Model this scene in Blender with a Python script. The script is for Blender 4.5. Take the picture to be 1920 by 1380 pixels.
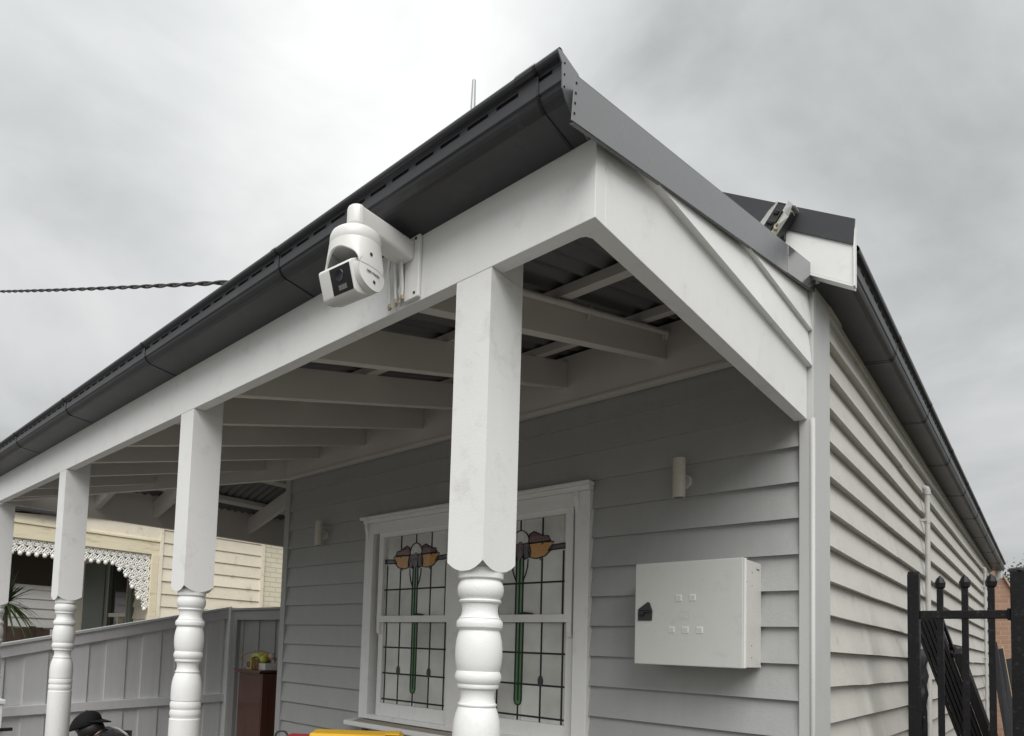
import bpy, bmesh, math, random
from mathutils import Vector, Matrix
from math import radians, sin, cos, pi

for o in list(bpy.data.objects):
    bpy.data.objects.remove(o)
scene = bpy.context.scene
COL = scene.collection
RNG = random.Random(7)

# ------------------------------------------------------------------ camera
cam_d = bpy.data.cameras.new('camera')
cam = bpy.data.objects.new('camera', cam_d)
COL.objects.link(cam)
RT = Vector((0.71612833, 0.69704391, 0.03591666))
UP = Vector((0.01745834, -0.06933158, 0.99744089))
FW = Vector((-0.69775026, 0.71366863, 0.06181954))
EYE = Vector((0.7628, -3.0579, 1.6))
cam.matrix_world = Matrix(((RT.x, UP.x, -FW.x, EYE.x), (RT.y, UP.y, -FW.y, EYE.y), (RT.z, UP.z, -FW.z, EYE.z), (0, 0, 0, 1)))
cam_d.sensor_fit = 'HORIZONTAL'
cam_d.sensor_width = 36
cam_d.lens = 1237.17 / 1920 * 36
cam_d.shift_x = (960 - 794.81) / 1920
cam_d.shift_y = (1134.37 - 690) / 1920
cam_d.clip_start = 0.05
cam_d.clip_end = 2000
scene.camera = cam

# ------------------------------------------------------------------ world, sun, exposure
SUN_EL, SUN_AZ = 47, 140          # elevation; azimuth measured clockwise from +y
world = bpy.data.worlds.new('World')
scene.world = world
world.use_nodes = True
nt = world.node_tree
nt.nodes.clear()


def N(tree, kind, **kw):
    n = tree.nodes.new(kind)
    for k, v in kw.items():
        setattr(n, k, v)
    return n


def math_node(tree, op, a, b=None, clamp=False):
    n = N(tree, 'ShaderNodeMath', operation=op, use_clamp=clamp)
    for i, v in enumerate((a, b)):
        if v is None:
            continue
        if hasattr(v, 'is_output'):
            tree.links.new(v, n.inputs[i])
        else:
            n.inputs[i].default_value = v
    return n.outputs[0]


def ramp(tree, fac, stops):
    r = N(tree, 'ShaderNodeValToRGB')
    els = r.color_ramp.elements
    while len(els) > 1:
        els.remove(els[-1])
    for i, (p, c) in enumerate(stops):
        e = els[0] if i == 0 else els.new(p)
        e.position = p
        e.color = (*c, 1) if not isinstance(c, float) else (c, c, c, 1)
    tree.links.new(fac, r.inputs[0])
    return r.outputs[0]


sky = N(nt, 'ShaderNodeTexSky', sky_type='NISHITA', sun_disc=False)
sky.sun_elevation = radians(SUN_EL)
sky.sun_rotation = radians(SUN_AZ)
tc = N(nt, 'ShaderNodeTexCoord')
sep = N(nt, 'ShaderNodeSeparateXYZ')
nt.links.new(tc.outputs['Generated'], sep.inputs[0])
zc = math_node(nt, 'MAXIMUM', sep.outputs[2], 0.0)
den = math_node(nt, 'ADD', zc, 0.30)
px = math_node(nt, 'DIVIDE', sep.outputs[0], den)
py = math_node(nt, 'DIVIDE', sep.outputs[1], den)
cmb = N(nt, 'ShaderNodeCombineXYZ')
nt.links.new(px, cmb.inputs[0])
nt.links.new(py, cmb.inputs[1])
big = N(nt, 'ShaderNodeTexNoise')
big.inputs['Scale'].default_value = 0.9
big.inputs['Detail'].default_value = 3
big.inputs['Roughness'].default_value = 0.45
fine = N(nt, 'ShaderNodeTexNoise')
fine.inputs['Scale'].default_value = 1.7
fine.inputs['Detail'].default_value = 7
fine.inputs['Roughness'].default_value = 0.52
fine.inputs['Distortion'].default_value = 0.35
mp = N(nt, 'ShaderNodeMapping')
mp.inputs['Location'].default_value = (3.3, 1.1, 0.0)
nt.links.new(cmb.outputs[0], mp.inputs[0])
nt.links.new(mp.outputs[0], big.inputs['Vector'])
nt.links.new(mp.outputs[0], fine.inputs['Vector'])
mixv = math_node(nt, 'ADD', math_node(nt, 'MULTIPLY', big.outputs['Fac'], 0.48), math_node(nt, 'MULTIPLY', fine.outputs['Fac'], 0.52))
cloud = ramp(nt, mixv, [(0.34, (2.9, 2.99, 3.03)), (0.43, (4.45, 4.56, 4.58)), (0.52, (5.7, 5.81, 5.8)), (0.61, (7.0, 7.08, 7.02))])
# an overcast sky is brighter overhead than at the horizon
lift = math_node(nt, 'ADD', math_node(nt, 'MULTIPLY', zc, 0.85), 0.56)
vm = N(nt, 'ShaderNodeVectorMath', operation='SCALE')
nt.links.new(cloud, vm.inputs[0])
nt.links.new(lift, vm.inputs['Scale'])
mx = N(nt, 'ShaderNodeMix', data_type='RGBA')
mx.inputs[0].default_value = 0.97
nt.links.new(sky.outputs[0], mx.inputs[6])
nt.links.new(vm.outputs[0], mx.inputs[7])
bg = N(nt, 'ShaderNodeBackground')
bg.inputs[1].default_value = 0.1
nt.links.new(mx.outputs[2], bg.inputs[0])
out = N(nt, 'ShaderNodeOutputWorld')
nt.links.new(bg.outputs[0], out.inputs[0])

sun_d = bpy.data.lights.new('sun', 'SUN')
sun_d.energy = 2.0
sun_d.angle = radians(50)
sun_d.color = (1.0, 0.975, 0.94)
sun = bpy.data.objects.new('sun', sun_d)
COL.objects.link(sun)
az, el = radians(SUN_AZ), radians(SUN_EL)
to_sun = Vector((sin(az) * cos(el), cos(az) * cos(el), sin(el)))
sun.rotation_euler = (-to_sun).to_track_quat('-Z', 'Y').to_euler()
sun.location = (0, -4, 9)

vs = scene.view_settings
vs.view_transform = 'Standard'
vs.look = 'None'
vs.exposure = 0.44
vs.gamma = 1.0
vs.use_curve_mapping = False
scene.render.resolution_x, scene.render.resolution_y = 1024, 736


# ------------------------------------------------------------------ materials
def material(name, color, rough=0.6, var=0.06, vscale=6.0, bump=0.0, bscale=90.0, metal=0.0, spec=0.5,
             streak=0.0, island=0.0, coat=0.0, dirt=None, dirt_amt=0.0, dirt_scale=9.0, stretch=(1, 1, 1)):
    m = bpy.data.materials.new(name)
    m.use_nodes = True
    t = m.node_tree
    b = t.nodes['Principled BSDF']
    b.inputs['Roughness'].default_value = rough
    b.inputs['Metallic'].default_value = metal
    b.inputs['Specular IOR Level'].default_value = spec
    if coat:
        b.inputs['Coat Weight'].default_value = coat
    g = N(t, 'ShaderNodeNewGeometry')
    mp_ = N(t, 'ShaderNodeMapping')
    mp_.inputs['Scale'].default_value = stretch
    t.links.new(g.outputs['Position'], mp_.inputs[0])
    n1 = N(t, 'ShaderNodeTexNoise')
    n1.inputs['Scale'].default_value = vscale
    n1.inputs['Detail'].default_value = 6
    n1.inputs['Roughness'].default_value = 0.6
    t.links.new(mp_.outputs[0], n1.inputs['Vector'])
    f = math_node(t, 'MULTIPLY', math_node(t, 'SUBTRACT', n1.outputs['Fac'], 0.5), var * 2)
    f = math_node(t, 'ADD', f, 1.0)
    if streak:
        m2 = N(t, 'ShaderNodeMapping')
        m2.inputs['Scale'].default_value = (26, 26, 1.6)
        t.links.new(g.outputs['Position'], m2.inputs[0])
        n2 = N(t, 'ShaderNodeTexNoise')
        n2.inputs['Scale'].default_value = 1.0
        n2.inputs['Detail'].default_value = 4
        t.links.new(m2.outputs[0], n2.inputs['Vector'])
        f = math_node(t, 'ADD', f, math_node(t, 'MULTIPLY', math_node(t, 'SUBTRACT', n2.outputs['Fac'], 0.5), streak * 2))
    if island:
        oi = N(t, 'ShaderNodeObjectInfo')
        f = math_node(t, 'ADD', f, math_node(t, 'MULTIPLY', math_node(t, 'SUBTRACT', oi.outputs['Random'], 0.5), island * 2))
    v = N(t, 'ShaderNodeVectorMath', operation='SCALE')
    v.inputs[0].default_value = color
    t.links.new(f, v.inputs['Scale'])
    col = v.outputs[0]
    if dirt:
        n3 = N(t, 'ShaderNodeTexNoise')
        n3.inputs['Scale'].default_value = dirt_scale
        n3.inputs['Detail'].default_value = 8
        n3.inputs['Roughness'].default_value = 0.7
        t.links.new(mp_.outputs[0], n3.inputs['Vector'])
        mk = ramp(t, n3.outputs['Fac'], [(0.56, 0.0), (0.70, float(dirt_amt))])
        mxx = N(t, 'ShaderNodeMix', data_type='RGBA')
        t.links.new(mk, mxx.inputs[0])
        t.links.new(col, mxx.inputs[6])
        mxx.inputs[7].default_value = (*dirt, 1)
        col = mxx.outputs[2]
    t.links.new(col, b.inputs['Base Color'])
    if bump:
        n4 = N(t, 'ShaderNodeTexNoise')
        n4.inputs['Scale'].default_value = bscale
        n4.inputs['Detail'].default_value = 4
        t.links.new(mp_.outputs[0], n4.inputs['Vector'])
        bp = N(t, 'ShaderNodeBump')
        bp.inputs['Strength'].default_value = bump
        bp.inputs['Distance'].default_value = 0.004
        t.links.new(n4.outputs['Fac'], bp.inputs['Height'])
        t.links.new(bp.outputs[0], b.inputs['Normal'])
        # slight gloss variation
        rr = math_node(t, 'ADD', math_node(t, 'MULTIPLY', n1.outputs['Fac'], 0.18), rough - 0.09)
        t.links.new(rr, b.inputs['Roughness'])
    return m


M = {
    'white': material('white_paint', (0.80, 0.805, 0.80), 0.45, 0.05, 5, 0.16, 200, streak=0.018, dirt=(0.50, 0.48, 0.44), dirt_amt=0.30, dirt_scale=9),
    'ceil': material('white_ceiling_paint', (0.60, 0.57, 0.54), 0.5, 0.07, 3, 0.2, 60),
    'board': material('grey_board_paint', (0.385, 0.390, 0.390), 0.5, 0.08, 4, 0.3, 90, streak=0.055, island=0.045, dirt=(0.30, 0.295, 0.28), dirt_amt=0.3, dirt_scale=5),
    'side': material('lit_side_board_paint', (0.53, 0.512, 0.475), 0.6, 0.09, 3, 0.45, 45, streak=0.05, island=0.05, dirt=(0.25, 0.235, 0.20), dirt_amt=0.35, dirt_scale=7),  # board grey made lighter and warmer, the side wall's light put into the colour
    'corner': material('corner_paint', (0.49, 0.495, 0.49), 0.5, 0.05, 5, 0.2, 100, streak=0.03),
    'steel': material('dark_roof_steel', (0.038, 0.039, 0.044), 0.40, 0.10, 5, 0.05, 30, spec=0.5, dirt=(0.10, 0.10, 0.10), dirt_amt=0.3),
    'flash': material('sky_lit_flashing_steel', (0.155, 0.16, 0.168), 0.27, 0.08, 6, 0.06, 12, spec=0.6, dirt=(0.23, 0.23, 0.23), dirt_amt=0.3, dirt_scale=5),  # same steel as the gutters, lightened in colour for the sky on it
    'bright': material('bright_galvanised_lap', (0.22, 0.225, 0.235), 0.16, 0.08, 6, 0.04, 10, metal=0.75),
    'sheet': material('corrugated_underside', (0.15, 0.145, 0.145), 0.45, 0.15, 8, 0.1, 50, metal=0.3),
    'plastic': material('white_plastic', (0.78, 0.78, 0.76), 0.35, 0.03, 8, 0.04, 200),
    'black': material('black_gloss', (0.012, 0.012, 0.014), 0.12, 0.1, 10),
    'rubber': material('dark_plastic', (0.03, 0.03, 0.032), 0.45, 0.15, 20),
    'lens': material('lens_glass', (0.02, 0.02, 0.03), 0.2, 0.1, 10, spec=0.4),
    'irwin': material('light_window', (0.16, 0.155, 0.16), 0.25, 0.2, 60),
    'boxpaint': material('box_powder_coat', (0.58, 0.60, 0.57), 0.42, 0.04, 5, 0.15, 250, dirt=(0.40, 0.40, 0.37), dirt_amt=0.3, dirt_scale=11),
    'boxside': material('box_side_powder_coat', (0.60, 0.60, 0.56), 0.5, 0.06, 9, 0.5, 120),
    'lamp': material('cream_lamp_metal', (0.56, 0.53, 0.47), 0.45, 0.06, 12, 0.05, 80),
    'lead': material('window_lead', (0.010, 0.010, 0.011), 0.6, 0.2, 30),
    'amber': material('amber_glass', (0.50, 0.24, 0.035), 0.2, 0.45, 55, 0.6, 70, coat=0.5),
    'maroon': material('maroon_glass', (0.10, 0.025, 0.03), 0.2, 0.25, 40, 0.4, 60, coat=0.5),
    'purple': material('purple_glass', (0.028, 0.022, 0.04), 0.2, 0.25, 40, 0.4, 60, coat=0.5),
    'green': material('green_glass', (0.05, 0.19, 0.06), 0.2, 0.25, 30, 0.3, 60, coat=0.5),
    'sill': material('worn_sill_timber', (0.36, 0.32, 0.26), 0.7, 0.2, 30, 0.3, 60),
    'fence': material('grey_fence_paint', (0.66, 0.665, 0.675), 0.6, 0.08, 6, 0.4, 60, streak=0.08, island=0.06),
    'fencedark': material('shaded_fence_paint', (0.30, 0.30, 0.295), 0.6, 0.08, 6, 0.4, 60, streak=0.08, island=0.06),  # darker copy of the fence paint, shade put into its colour
    'fencecap': material('fence_cap_paint', (0.62, 0.63, 0.63), 0.5, 0.08, 6, 0.2, 60),
    'cabinet': material('mahogany', (0.085, 0.027, 0.014), 0.32, 0.5, 10, 0.15, 60, stretch=(6, 6, 0.6), coat=0.3),
    'cream': material('cream_weathered_paint', (0.81, 0.745, 0.61), 0.7, 0.10, 5, 0.5, 40, island=0.05, dirt=(0.40, 0.32, 0.20), dirt_amt=0.5, dirt_scale=6),
    'creambeam': material('cream_peeling_paint', (0.78, 0.70, 0.52), 0.75, 0.12, 6, 0.5, 40, dirt=(0.36, 0.27, 0.14), dirt_amt=0.7, dirt_scale=5, stretch=(1, 0.5, 3)),
    'rust': material('rusty_iron_roof', (0.40, 0.26, 0.21), 0.7, 0.2, 6, 0.3, 40, dirt=(0.50, 0.42, 0.36), dirt_amt=0.6),
    'ironlace': material('white_iron_lace', (0.84, 0.83, 0.79), 0.5, 0.08, 20),
    'greenframe': material('sage_window_frame', (0.16, 0.18, 0.15), 0.5, 0.15, 10, 0.2),
    'darkglass': material('dark_window_glass', (0.03, 0.032, 0.03), 0.1, 0.3, 4, coat=0.5),
    'blind': material('pale_curtain', (0.40, 0.37, 0.31), 0.8, 0.2, 9, stretch=(8, 8, 0.5)),
    'shade': material('verandah_shade_brown', (0.10, 0.085, 0.07), 0.7, 0.2, 8, 0.2),  # dark brown lining tone, also stands in for the verandah's shade
    'gate': material('black_gate_paint', (0.008, 0.008, 0.009), 0.45, 0.3, 12, 0.3, 90, spec=0.25, dirt=(0.25, 0.25, 0.24), dirt_amt=0.12, dirt_scale=40),
    'panel': material('black_slat_metal', (0.014, 0.014, 0.018), 0.42, 0.3, 12, 0.1),
    'brick': None,
    'timber': material('grey_paling_timber', (0.14, 0.10, 0.075), 0.85, 0.3, 8, 0.5, 30, stretch=(6, 6, 1), island=0.15),
    'newtimber': material('pine_timber', (0.50, 0.36, 0.20), 0.7, 0.15, 12, 0.2, stretch=(5, 5, 1)),
    'concrete': material('concrete_path', (0.155, 0.15, 0.145), 0.85, 0.14, 3, 0.6, 60, dirt=(0.20, 0.19, 0.17), dirt_amt=0.5, dirt_scale=2),
    'deck': material('verandah_boards', (0.09, 0.075, 0.06), 0.6, 0.12, 8, 0.3, 40, island=0.08),
    'earth': material('earth_and_grass', (0.095, 0.09, 0.06), 0.95, 0.3, 2, 0.8, 20, dirt=(0.10, 0.13, 0.05), dirt_amt=0.8, dirt_scale=3),
    'grass': material('dry_grass', (0.20, 0.17, 0.06), 0.8, 0.4, 6),
    'leaf': material('strappy_leaf', (0.07, 0.105, 0.04), 0.45, 0.3, 10, coat=0.1),
    'tree': material('tree_leaf', (0.045, 0.07, 0.025), 0.6, 0.4, 8),
    'bark': material('bark', (0.14, 0.11, 0.085), 0.9, 0.3, 20, 0.6, 40),
    'skin': material('skin', (0.30, 0.17, 0.115), 0.5, 0.08, 20),
    'capcloth': material('black_cap_cloth', (0.009, 0.009, 0.010), 0.75, 0.3, 60, 0.3, 200, spec=0.2),
    'jacket': material('black_jacket_cloth', (0.014, 0.015, 0.02), 0.6, 0.3, 30, 0.3, 120),
    'jean': material('dark_trousers', (0.03, 0.035, 0.05), 0.8, 0.2, 30),
    'hair': material('dark_hair', (0.012, 0.010, 0.008), 0.5, 0.3, 60),
    'stripe': material('white_stripe', (0.70, 0.70, 0.70), 0.6, 0.05, 30),
    'yellow': material('yellow_fibreglass', (0.72, 0.42, 0.02), 0.4, 0.08, 12, 0.05),
    'red': material('red_plastic', (0.36, 0.02, 0.02), 0.35, 0.1, 12),
    'wicker': material('wicker', (0.34, 0.23, 0.11), 0.7, 0.4, 60, 0.6, 90),
    'banana': material('banana_skin', (0.45, 0.50, 0.06), 0.5, 0.2, 40),
    'peach': material('peach_skin', (0.62, 0.25, 0.10), 0.5, 0.3, 30),
    'carton': material('white_carton', (0.62, 0.62, 0.62), 0.6, 0.06, 20),
    'pipe': material('grey_white_pipe', (0.47, 0.47, 0.455), 0.45, 0.08, 12, 0.1, 60),
    'cable': material('black_cable', (0.03, 0.03, 0.033), 0.5, 0.2, 10),
    'mast': material('galvanised_mast', (0.40, 0.42, 0.43), 0.45, 0.1, 20, metal=0.4),
    'cableend': material('beige_cable_tip', (0.50, 0.42, 0.28), 0.5, 0.1, 30),
    'wrap': material('torn_plastic_film', (0.42, 0.44, 0.42), 0.25, 0.3, 30, coat=0.5),
    'dirtycream': material('dirty_cream_plastic', (0.46, 0.43, 0.30), 0.55, 0.25, 30, dirt=(0.12, 0.10, 0.07), dirt_amt=0.6, dirt_scale=30),
}


def brick_material(name, c1, c2, mortar, axis='y', scale=4.3):
    m = bpy.data.materials.new(name)
    m.use_nodes = True
    t = m.node_tree
    b = t.nodes['Principled BSDF']
    b.inputs['Roughness'].default_value = 0.85
    g = N(t, 'ShaderNodeNewGeometry')
    s = N(t, 'ShaderNodeSeparateXYZ')
    t.links.new(g.outputs['Position'], s.inputs[0])
    c = N(t, 'ShaderNodeCombineXYZ')
    t.links.new(s.outputs['xyz'.index(axis)], c.inputs[0])
    t.links.new(s.outputs[2], c.inputs[1])
    br = N(t, 'ShaderNodeTexBrick')
    br.inputs['Scale'].default_value = scale
    br.inputs['Color1'].default_value = (*c1, 1)
    br.inputs['Color2'].default_value = (*c2, 1)
    br.inputs['Mortar'].default_value = (*mortar, 1)
    br.inputs['Mortar Size'].default_value = 0.028
    br.inputs['Row Height'].default_value = 0.36
    br.inputs['Brick Width'].default_value = 1.0
    t.links.new(c.outputs[0], br.inputs['Vector'])
    t.links.new(br.outputs['Color'], b.inputs['Base Color'])
    bp = N(t, 'ShaderNodeBump')
    bp.inputs['Strength'].default_value = 0.7
    bp.inputs['Distance'].default_value = 0.01
    bp.invert = True
    t.links.new(br.outputs['Fac'], bp.inputs['Height'])
    t.links.new(bp.outputs[0], b.inputs['Normal'])
    return m


M['creambrick'] = brick_material('cream_painted_brick', (0.78, 0.73, 0.58), (0.73, 0.68, 0.53), (0.58, 0.53, 0.41))
M['brick'] = brick_material('orange_brick', (0.42, 0.25, 0.17), (0.36, 0.20, 0.13), (0.42, 0.36, 0.30), axis='x')


def glass_material():
    m = bpy.data.materials.new('textured_obscure_glass')
    m.use_nodes = True
    t = m.node_tree
    b = t.nodes['Principled BSDF']
    g = N(t, 'ShaderNodeNewGeometry')
    n1 = N(t, 'ShaderNodeTexNoise')
    n1.inputs['Scale'].default_value = 5
    n1.inputs['Detail'].default_value = 5
    t.links.new(g.outputs['Position'], n1.inputs['Vector'])
    oi = N(t, 'ShaderNodeObjectInfo')
    s = math_node(t, 'ADD', math_node(t, 'MULTIPLY', n1.outputs['Fac'], 0.7), math_node(t, 'MULTIPLY', oi.outputs['Random'], 0.3))
    c = ramp(t, s, [(0.30, (0.44, 0.44, 0.42)), (0.55, (0.62, 0.63, 0.605)), (0.75, (0.74, 0.75, 0.725))])
    t.links.new(c, b.inputs['Base Color'])
    b.inputs['Roughness'].default_value = 0.09
    b.inputs['IOR'].default_value = 1.5
    n2 = N(t, 'ShaderNodeTexNoise')
    n2.inputs['Scale'].default_value = 48
    n2.inputs['Detail'].default_value = 3
    t.links.new(g.outputs['Position'], n2.inputs['Vector'])
    bp = N(t, 'ShaderNodeBump')
    bp.inputs['Strength'].default_value = 0.5
    bp.inputs['Distance'].default_value = 0.003
    t.links.new(n2.outputs['Fac'], bp.inputs['Height'])
    t.links.new(bp.outputs[0], b.inputs['Normal'])
    return m


M['pane'] = glass_material()


# ------------------------------------------------------------------ mesh helpers
def link(name, me, mat, parent=None):
    o = bpy.data.objects.new(name, me)
    COL.objects.link(o)
    if mat is not None and not me.materials:
        me.materials.append(M[mat] if isinstance(mat, str) else mat)
    if parent is not None:
        o.parent = parent
        o.matrix_parent_inverse = world_of(parent).inverted()
    return o


def world_of(o):
    m = o.matrix_basis.copy()
    while o.parent:
        m = o.parent.matrix_basis @ o.matrix_parent_inverse @ m if False else (world_of(o.parent) @ o.matrix_parent_inverse @ m)
        return m
    return m


def thing(name, label, cat, loc=(0, 0, 0), group=None):
    o = bpy.data.objects.new(name, None)
    COL.objects.link(o)
    o.empty_display_size = 0.1
    o.location = loc
    tag(o, label, cat, group)
    return o


def tag(o, label, cat, group=None):
    o['label'] = label
    o['category'] = cat
    if group:
        o['group'] = group
    return o


def data(verts, faces, smooth=False, bevel=0.0, seg=2):
    me = bpy.data.meshes.new('mesh')
    bm = bmesh.new()
    vs_ = [bm.verts.new(v) for v in verts]
    for f in faces:
        try:
            bm.faces.new([vs_[i] for i in f])
        except ValueError:
            pass
    bmesh.ops.recalc_face_normals(bm, faces=bm.faces)
    if bevel:
        es = [e for e in bm.edges if len(e.link_faces) == 2 and e.calc_face_angle(0) > 0.5]
        bmesh.ops.bevel(bm, geom=es, offset=bevel, segments=seg, profile=0.5, affect='EDGES', clamp_overlap=True)
    bm.to_mesh(me)
    bm.free()
    for p in me.polygons:
        p.use_smooth = smooth
    return me


def box_vf(x, y, z):
    v = [(a, b, c) for a in x for b in y for c in z]
    f = [(0, 1, 3, 2), (4, 6, 7, 5), (0, 4, 5, 1), (2, 3, 7, 6), (0, 2, 6, 4), (1, 5, 7, 3)]
    return v, f


def box(name, x, y, z, mat, parent=None, bevel=0.002, seg=2):
    v, f = box_vf(x, y, z)
    return link(name, data(v, f, bevel=bevel, seg=seg), mat, parent)


def prism_vf(poly, axis, a0, a1):
    n = len(poly)
    def P(p, a):
        return (a, p[0], p[1]) if axis == 'x' else (p[0], a, p[1]) if axis == 'y' else (p[0], p[1], a)
    v = [P(p, a0) for p in poly] + [P(p, a1) for p in poly]
    f = [tuple(range(n)), tuple(range(2 * n - 1, n - 1, -1))] + [(i, (i + 1) % n, n + (i + 1) % n, n + i) for i in range(n)]
    return v, f


def prism(name, poly, axis, a0, a1, mat, parent=None, bevel=0.0, smooth=False):
    v, f = prism_vf(poly, axis, a0, a1)
    return link(name, data(v, f, smooth, bevel), mat, parent)


def merge(parts):
    V, F = [], []
    for v, f in parts:
        k = len(V)
        V += list(v)
        F += [tuple(i + k for i in q) for q in f]
    return V, F


def tube_vf(pts, r, n=10, close=False):
    pts = [Vector(p) for p in pts]
    rs = r if isinstance(r, (list, tuple)) else [r] * len(pts)
    V, F = [], []
    prev = None
    for i, p in enumerate(pts):
        a = pts[i - 1] if i > 0 else (pts[-1] if close else p)
        b = pts[(i + 1) % len(pts)] if (i < len(pts) - 1 or close) else p
        d = (b - a).normalized()
        ref = prev if prev is not None else (Vector((0, 0, 1)) if abs(d.z) < 0.9 else Vector((1, 0, 0)))
        s = d.cross(ref).normalized()
        u_ = s.cross(d).normalized()
        prev = u_
        for k in range(n):
            t = 2 * pi * k / n
            V.append(tuple(p + (s * cos(t) + u_ * sin(t)) * rs[i]))
    m = len(pts)
    for i in range(m if close else m - 1):
        for k in range(n):
            a, b = i * n, ((i + 1) % m) * n
            F.append((a + k, a + (k + 1) % n, b + (k + 1) % n, b + k))
    if not close:
        F.append(tuple(range(n)))
        F.append(tuple((m - 1) * n + k for k in reversed(range(n))))
    return V, F


def tube(name, pts, r, mat, parent=None, n=10, close=False):
    v, f = tube_vf(pts, r, n, close)
    return link(name, shade(data(v, f)), mat, parent)


def shade(me, ang=40):
    for p in me.polygons:
        p.use_smooth = True
    try:
        me.set_sharp_from_angle(angle=radians(ang))
    except Exception:
        pass
    return me


def lathe_vf(prof, c, axis='z', n=40):
    V, F = [], []
    for r, h in prof:
        for k in range(n):
            t = 2 * pi * k / n
            a, b = r * cos(t), r * sin(t)
            V.append((c[0] + a, c[1] + b, c[2] + h) if axis == 'z' else (c[0] + h, c[1] + a, c[2] + b) if axis == 'x' else (c[0] + a, c[1] + h, c[2] + b))
    m = len(prof)
    for i in range(m - 1):
        for k in range(n):
            F.append((i * n + k, i * n + (k + 1) % n, (i + 1) * n + (k + 1) % n, (i + 1) * n + k))
    F.append(tuple(range(n)))
    F.append(tuple((m - 1) * n + k for k in range(n)))
    return V, F


def lathe(name, prof, c, mat, parent=None, axis='z', n=40, ang=35):
    v, f = lathe_vf(prof, c, axis, n)
    return link(name, shade(data(v, f), ang), mat, parent)


def arc(cx, cy, rx, ry, a0, a1, n):
    return [(cx + rx * cos(radians(a0 + (a1 - a0) * i / n)), cy + ry * sin(radians(a0 + (a1 - a0) * i / n))) for i in range(n + 1)]


def text_part(name, s, size, mat, parent, mw, depth=0.0004):
    cu = bpy.data.curves.new('lettering', 'FONT')
    cu.body = s
    cu.size = size
    cu.extrude = depth
    cu.align_x = 'CENTER'
    cu.align_y = 'CENTER'
    tmp = bpy.data.objects.new('tmp', cu)
    me = bpy.data.meshes.new_from_object(tmp)
    bpy.data.objects.remove(tmp)
    me.transform(mw)
    me.materials.clear()
    return link(name, me, mat, parent)


def structure(o):
    o['kind'] = 'structure'
    return o


# ------------------------------------------------------------------ ground
gr = box('ground', (-400, 400), (-400, 400), (-0.3, 0.0), 'earth', bevel=0)
structure(gr)
structure(box('footpath', (-30, 30), (-9.0, -2.35), (0.0, 0.06), 'concrete', bevel=0.01))
structure(box('side_path', (0.06, 1.6), (-2.35, 16.0), (0.0, 0.03), 'concrete', bevel=0.004))

# ------------------------------------------------------------------ the house
S = 0.1523           # board exposure
D = 1.76             # verandah depth
house = thing('weatherboard_house', 'grey weatherboard cottage with white posted verandah and dark steel gutters', 'house')
ANG = radians(-0.35)


def sw(x, y, z):     # the side wall runs a little out of square
    return (x * cos(ANG) + y * sin(ANG), -x * sin(ANG) + y * cos(ANG), z)


# floor of the verandah: boards running out from the wall
base = box('verandah_base', (-5.24, 0.0), (-D - 0.02, 0.0), (0.0, 0.10), 'concrete', house, 0.004)
nb = 42
me_db = None
for i in range(nb):
    x0 = -5.22 + i * (5.2 / nb)
    if me_db is None:
        v, f = box_vf((0, 5.2 / nb - 0.006), (-D - 0.06, -0.035), (0.10, 0.135))
        me_db = data(v, f, bevel=0.002)
    o = link('floorboard', me_db, 'deck', house)
    o.location = (x0, 0, 0)

# backing walls behind the boards
box('wall_frame', (-3.78, -0.02), (0.03, 0.12), (0.10, 3.35), 'board', house, 0)
v, f = box_vf((-0.14, -0.02), (0.12, 9.75), (0.1, 3.2))
link('wall_frame', data([sw(*p) for p in v], f), 'side', house)
box('wall_frame', (-3.79, -3.70), (0.12, 9.6), (0.10, 3.3), 'board', house, 0)
box('wall_frame', (-3.7, -0.16), (9.6, 9.7), (0.10, 3.3), 'board', house, 0)


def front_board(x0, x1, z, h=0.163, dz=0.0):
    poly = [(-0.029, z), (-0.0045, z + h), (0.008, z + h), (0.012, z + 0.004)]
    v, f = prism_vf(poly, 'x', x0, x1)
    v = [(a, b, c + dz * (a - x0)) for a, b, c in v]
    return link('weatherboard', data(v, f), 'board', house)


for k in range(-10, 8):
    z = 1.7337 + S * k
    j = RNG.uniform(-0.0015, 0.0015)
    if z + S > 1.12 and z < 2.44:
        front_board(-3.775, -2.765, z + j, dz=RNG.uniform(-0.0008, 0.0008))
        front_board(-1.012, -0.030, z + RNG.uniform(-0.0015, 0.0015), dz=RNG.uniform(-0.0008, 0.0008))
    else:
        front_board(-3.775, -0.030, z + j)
# side boards share one mesh
poly = [(0.038, 0), (0.003, 0.166), (-0.012, 0.166), (-0.02, 0.004)]
def side_board(y0, y1, z):
    n = max(3, int((y1 - y0) / 0.6))
    V, F = [], []
    for i in range(n + 1):
        y = y0 + (y1 - y0) * i / n
        wob = RNG.uniform(-0.003, 0.003)
        for (a, c) in poly:
            V.append((a + RNG.uniform(-0.0012, 0.0012), y, z + c + (wob if c < 0.01 else wob * 0.4)))
    for i in range(n):
        for q in range(4):
            F.append((i * 4 + q, i * 4 + (q + 1) % 4, i * 4 + 4 + (q + 1) % 4, i * 4 + 4 + q))
    F += [(0, 1, 2, 3), tuple(n * 4 + q for q in (3, 2, 1, 0))]
    return link('weatherboard', data([sw(*p) for p in V], F), 'side', house)


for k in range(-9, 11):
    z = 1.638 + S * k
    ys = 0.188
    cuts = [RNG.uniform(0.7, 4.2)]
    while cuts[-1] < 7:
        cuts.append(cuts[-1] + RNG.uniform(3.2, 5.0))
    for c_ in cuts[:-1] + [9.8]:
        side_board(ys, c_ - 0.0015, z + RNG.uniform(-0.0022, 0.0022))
        ys = c_ + 0.0015
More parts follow.
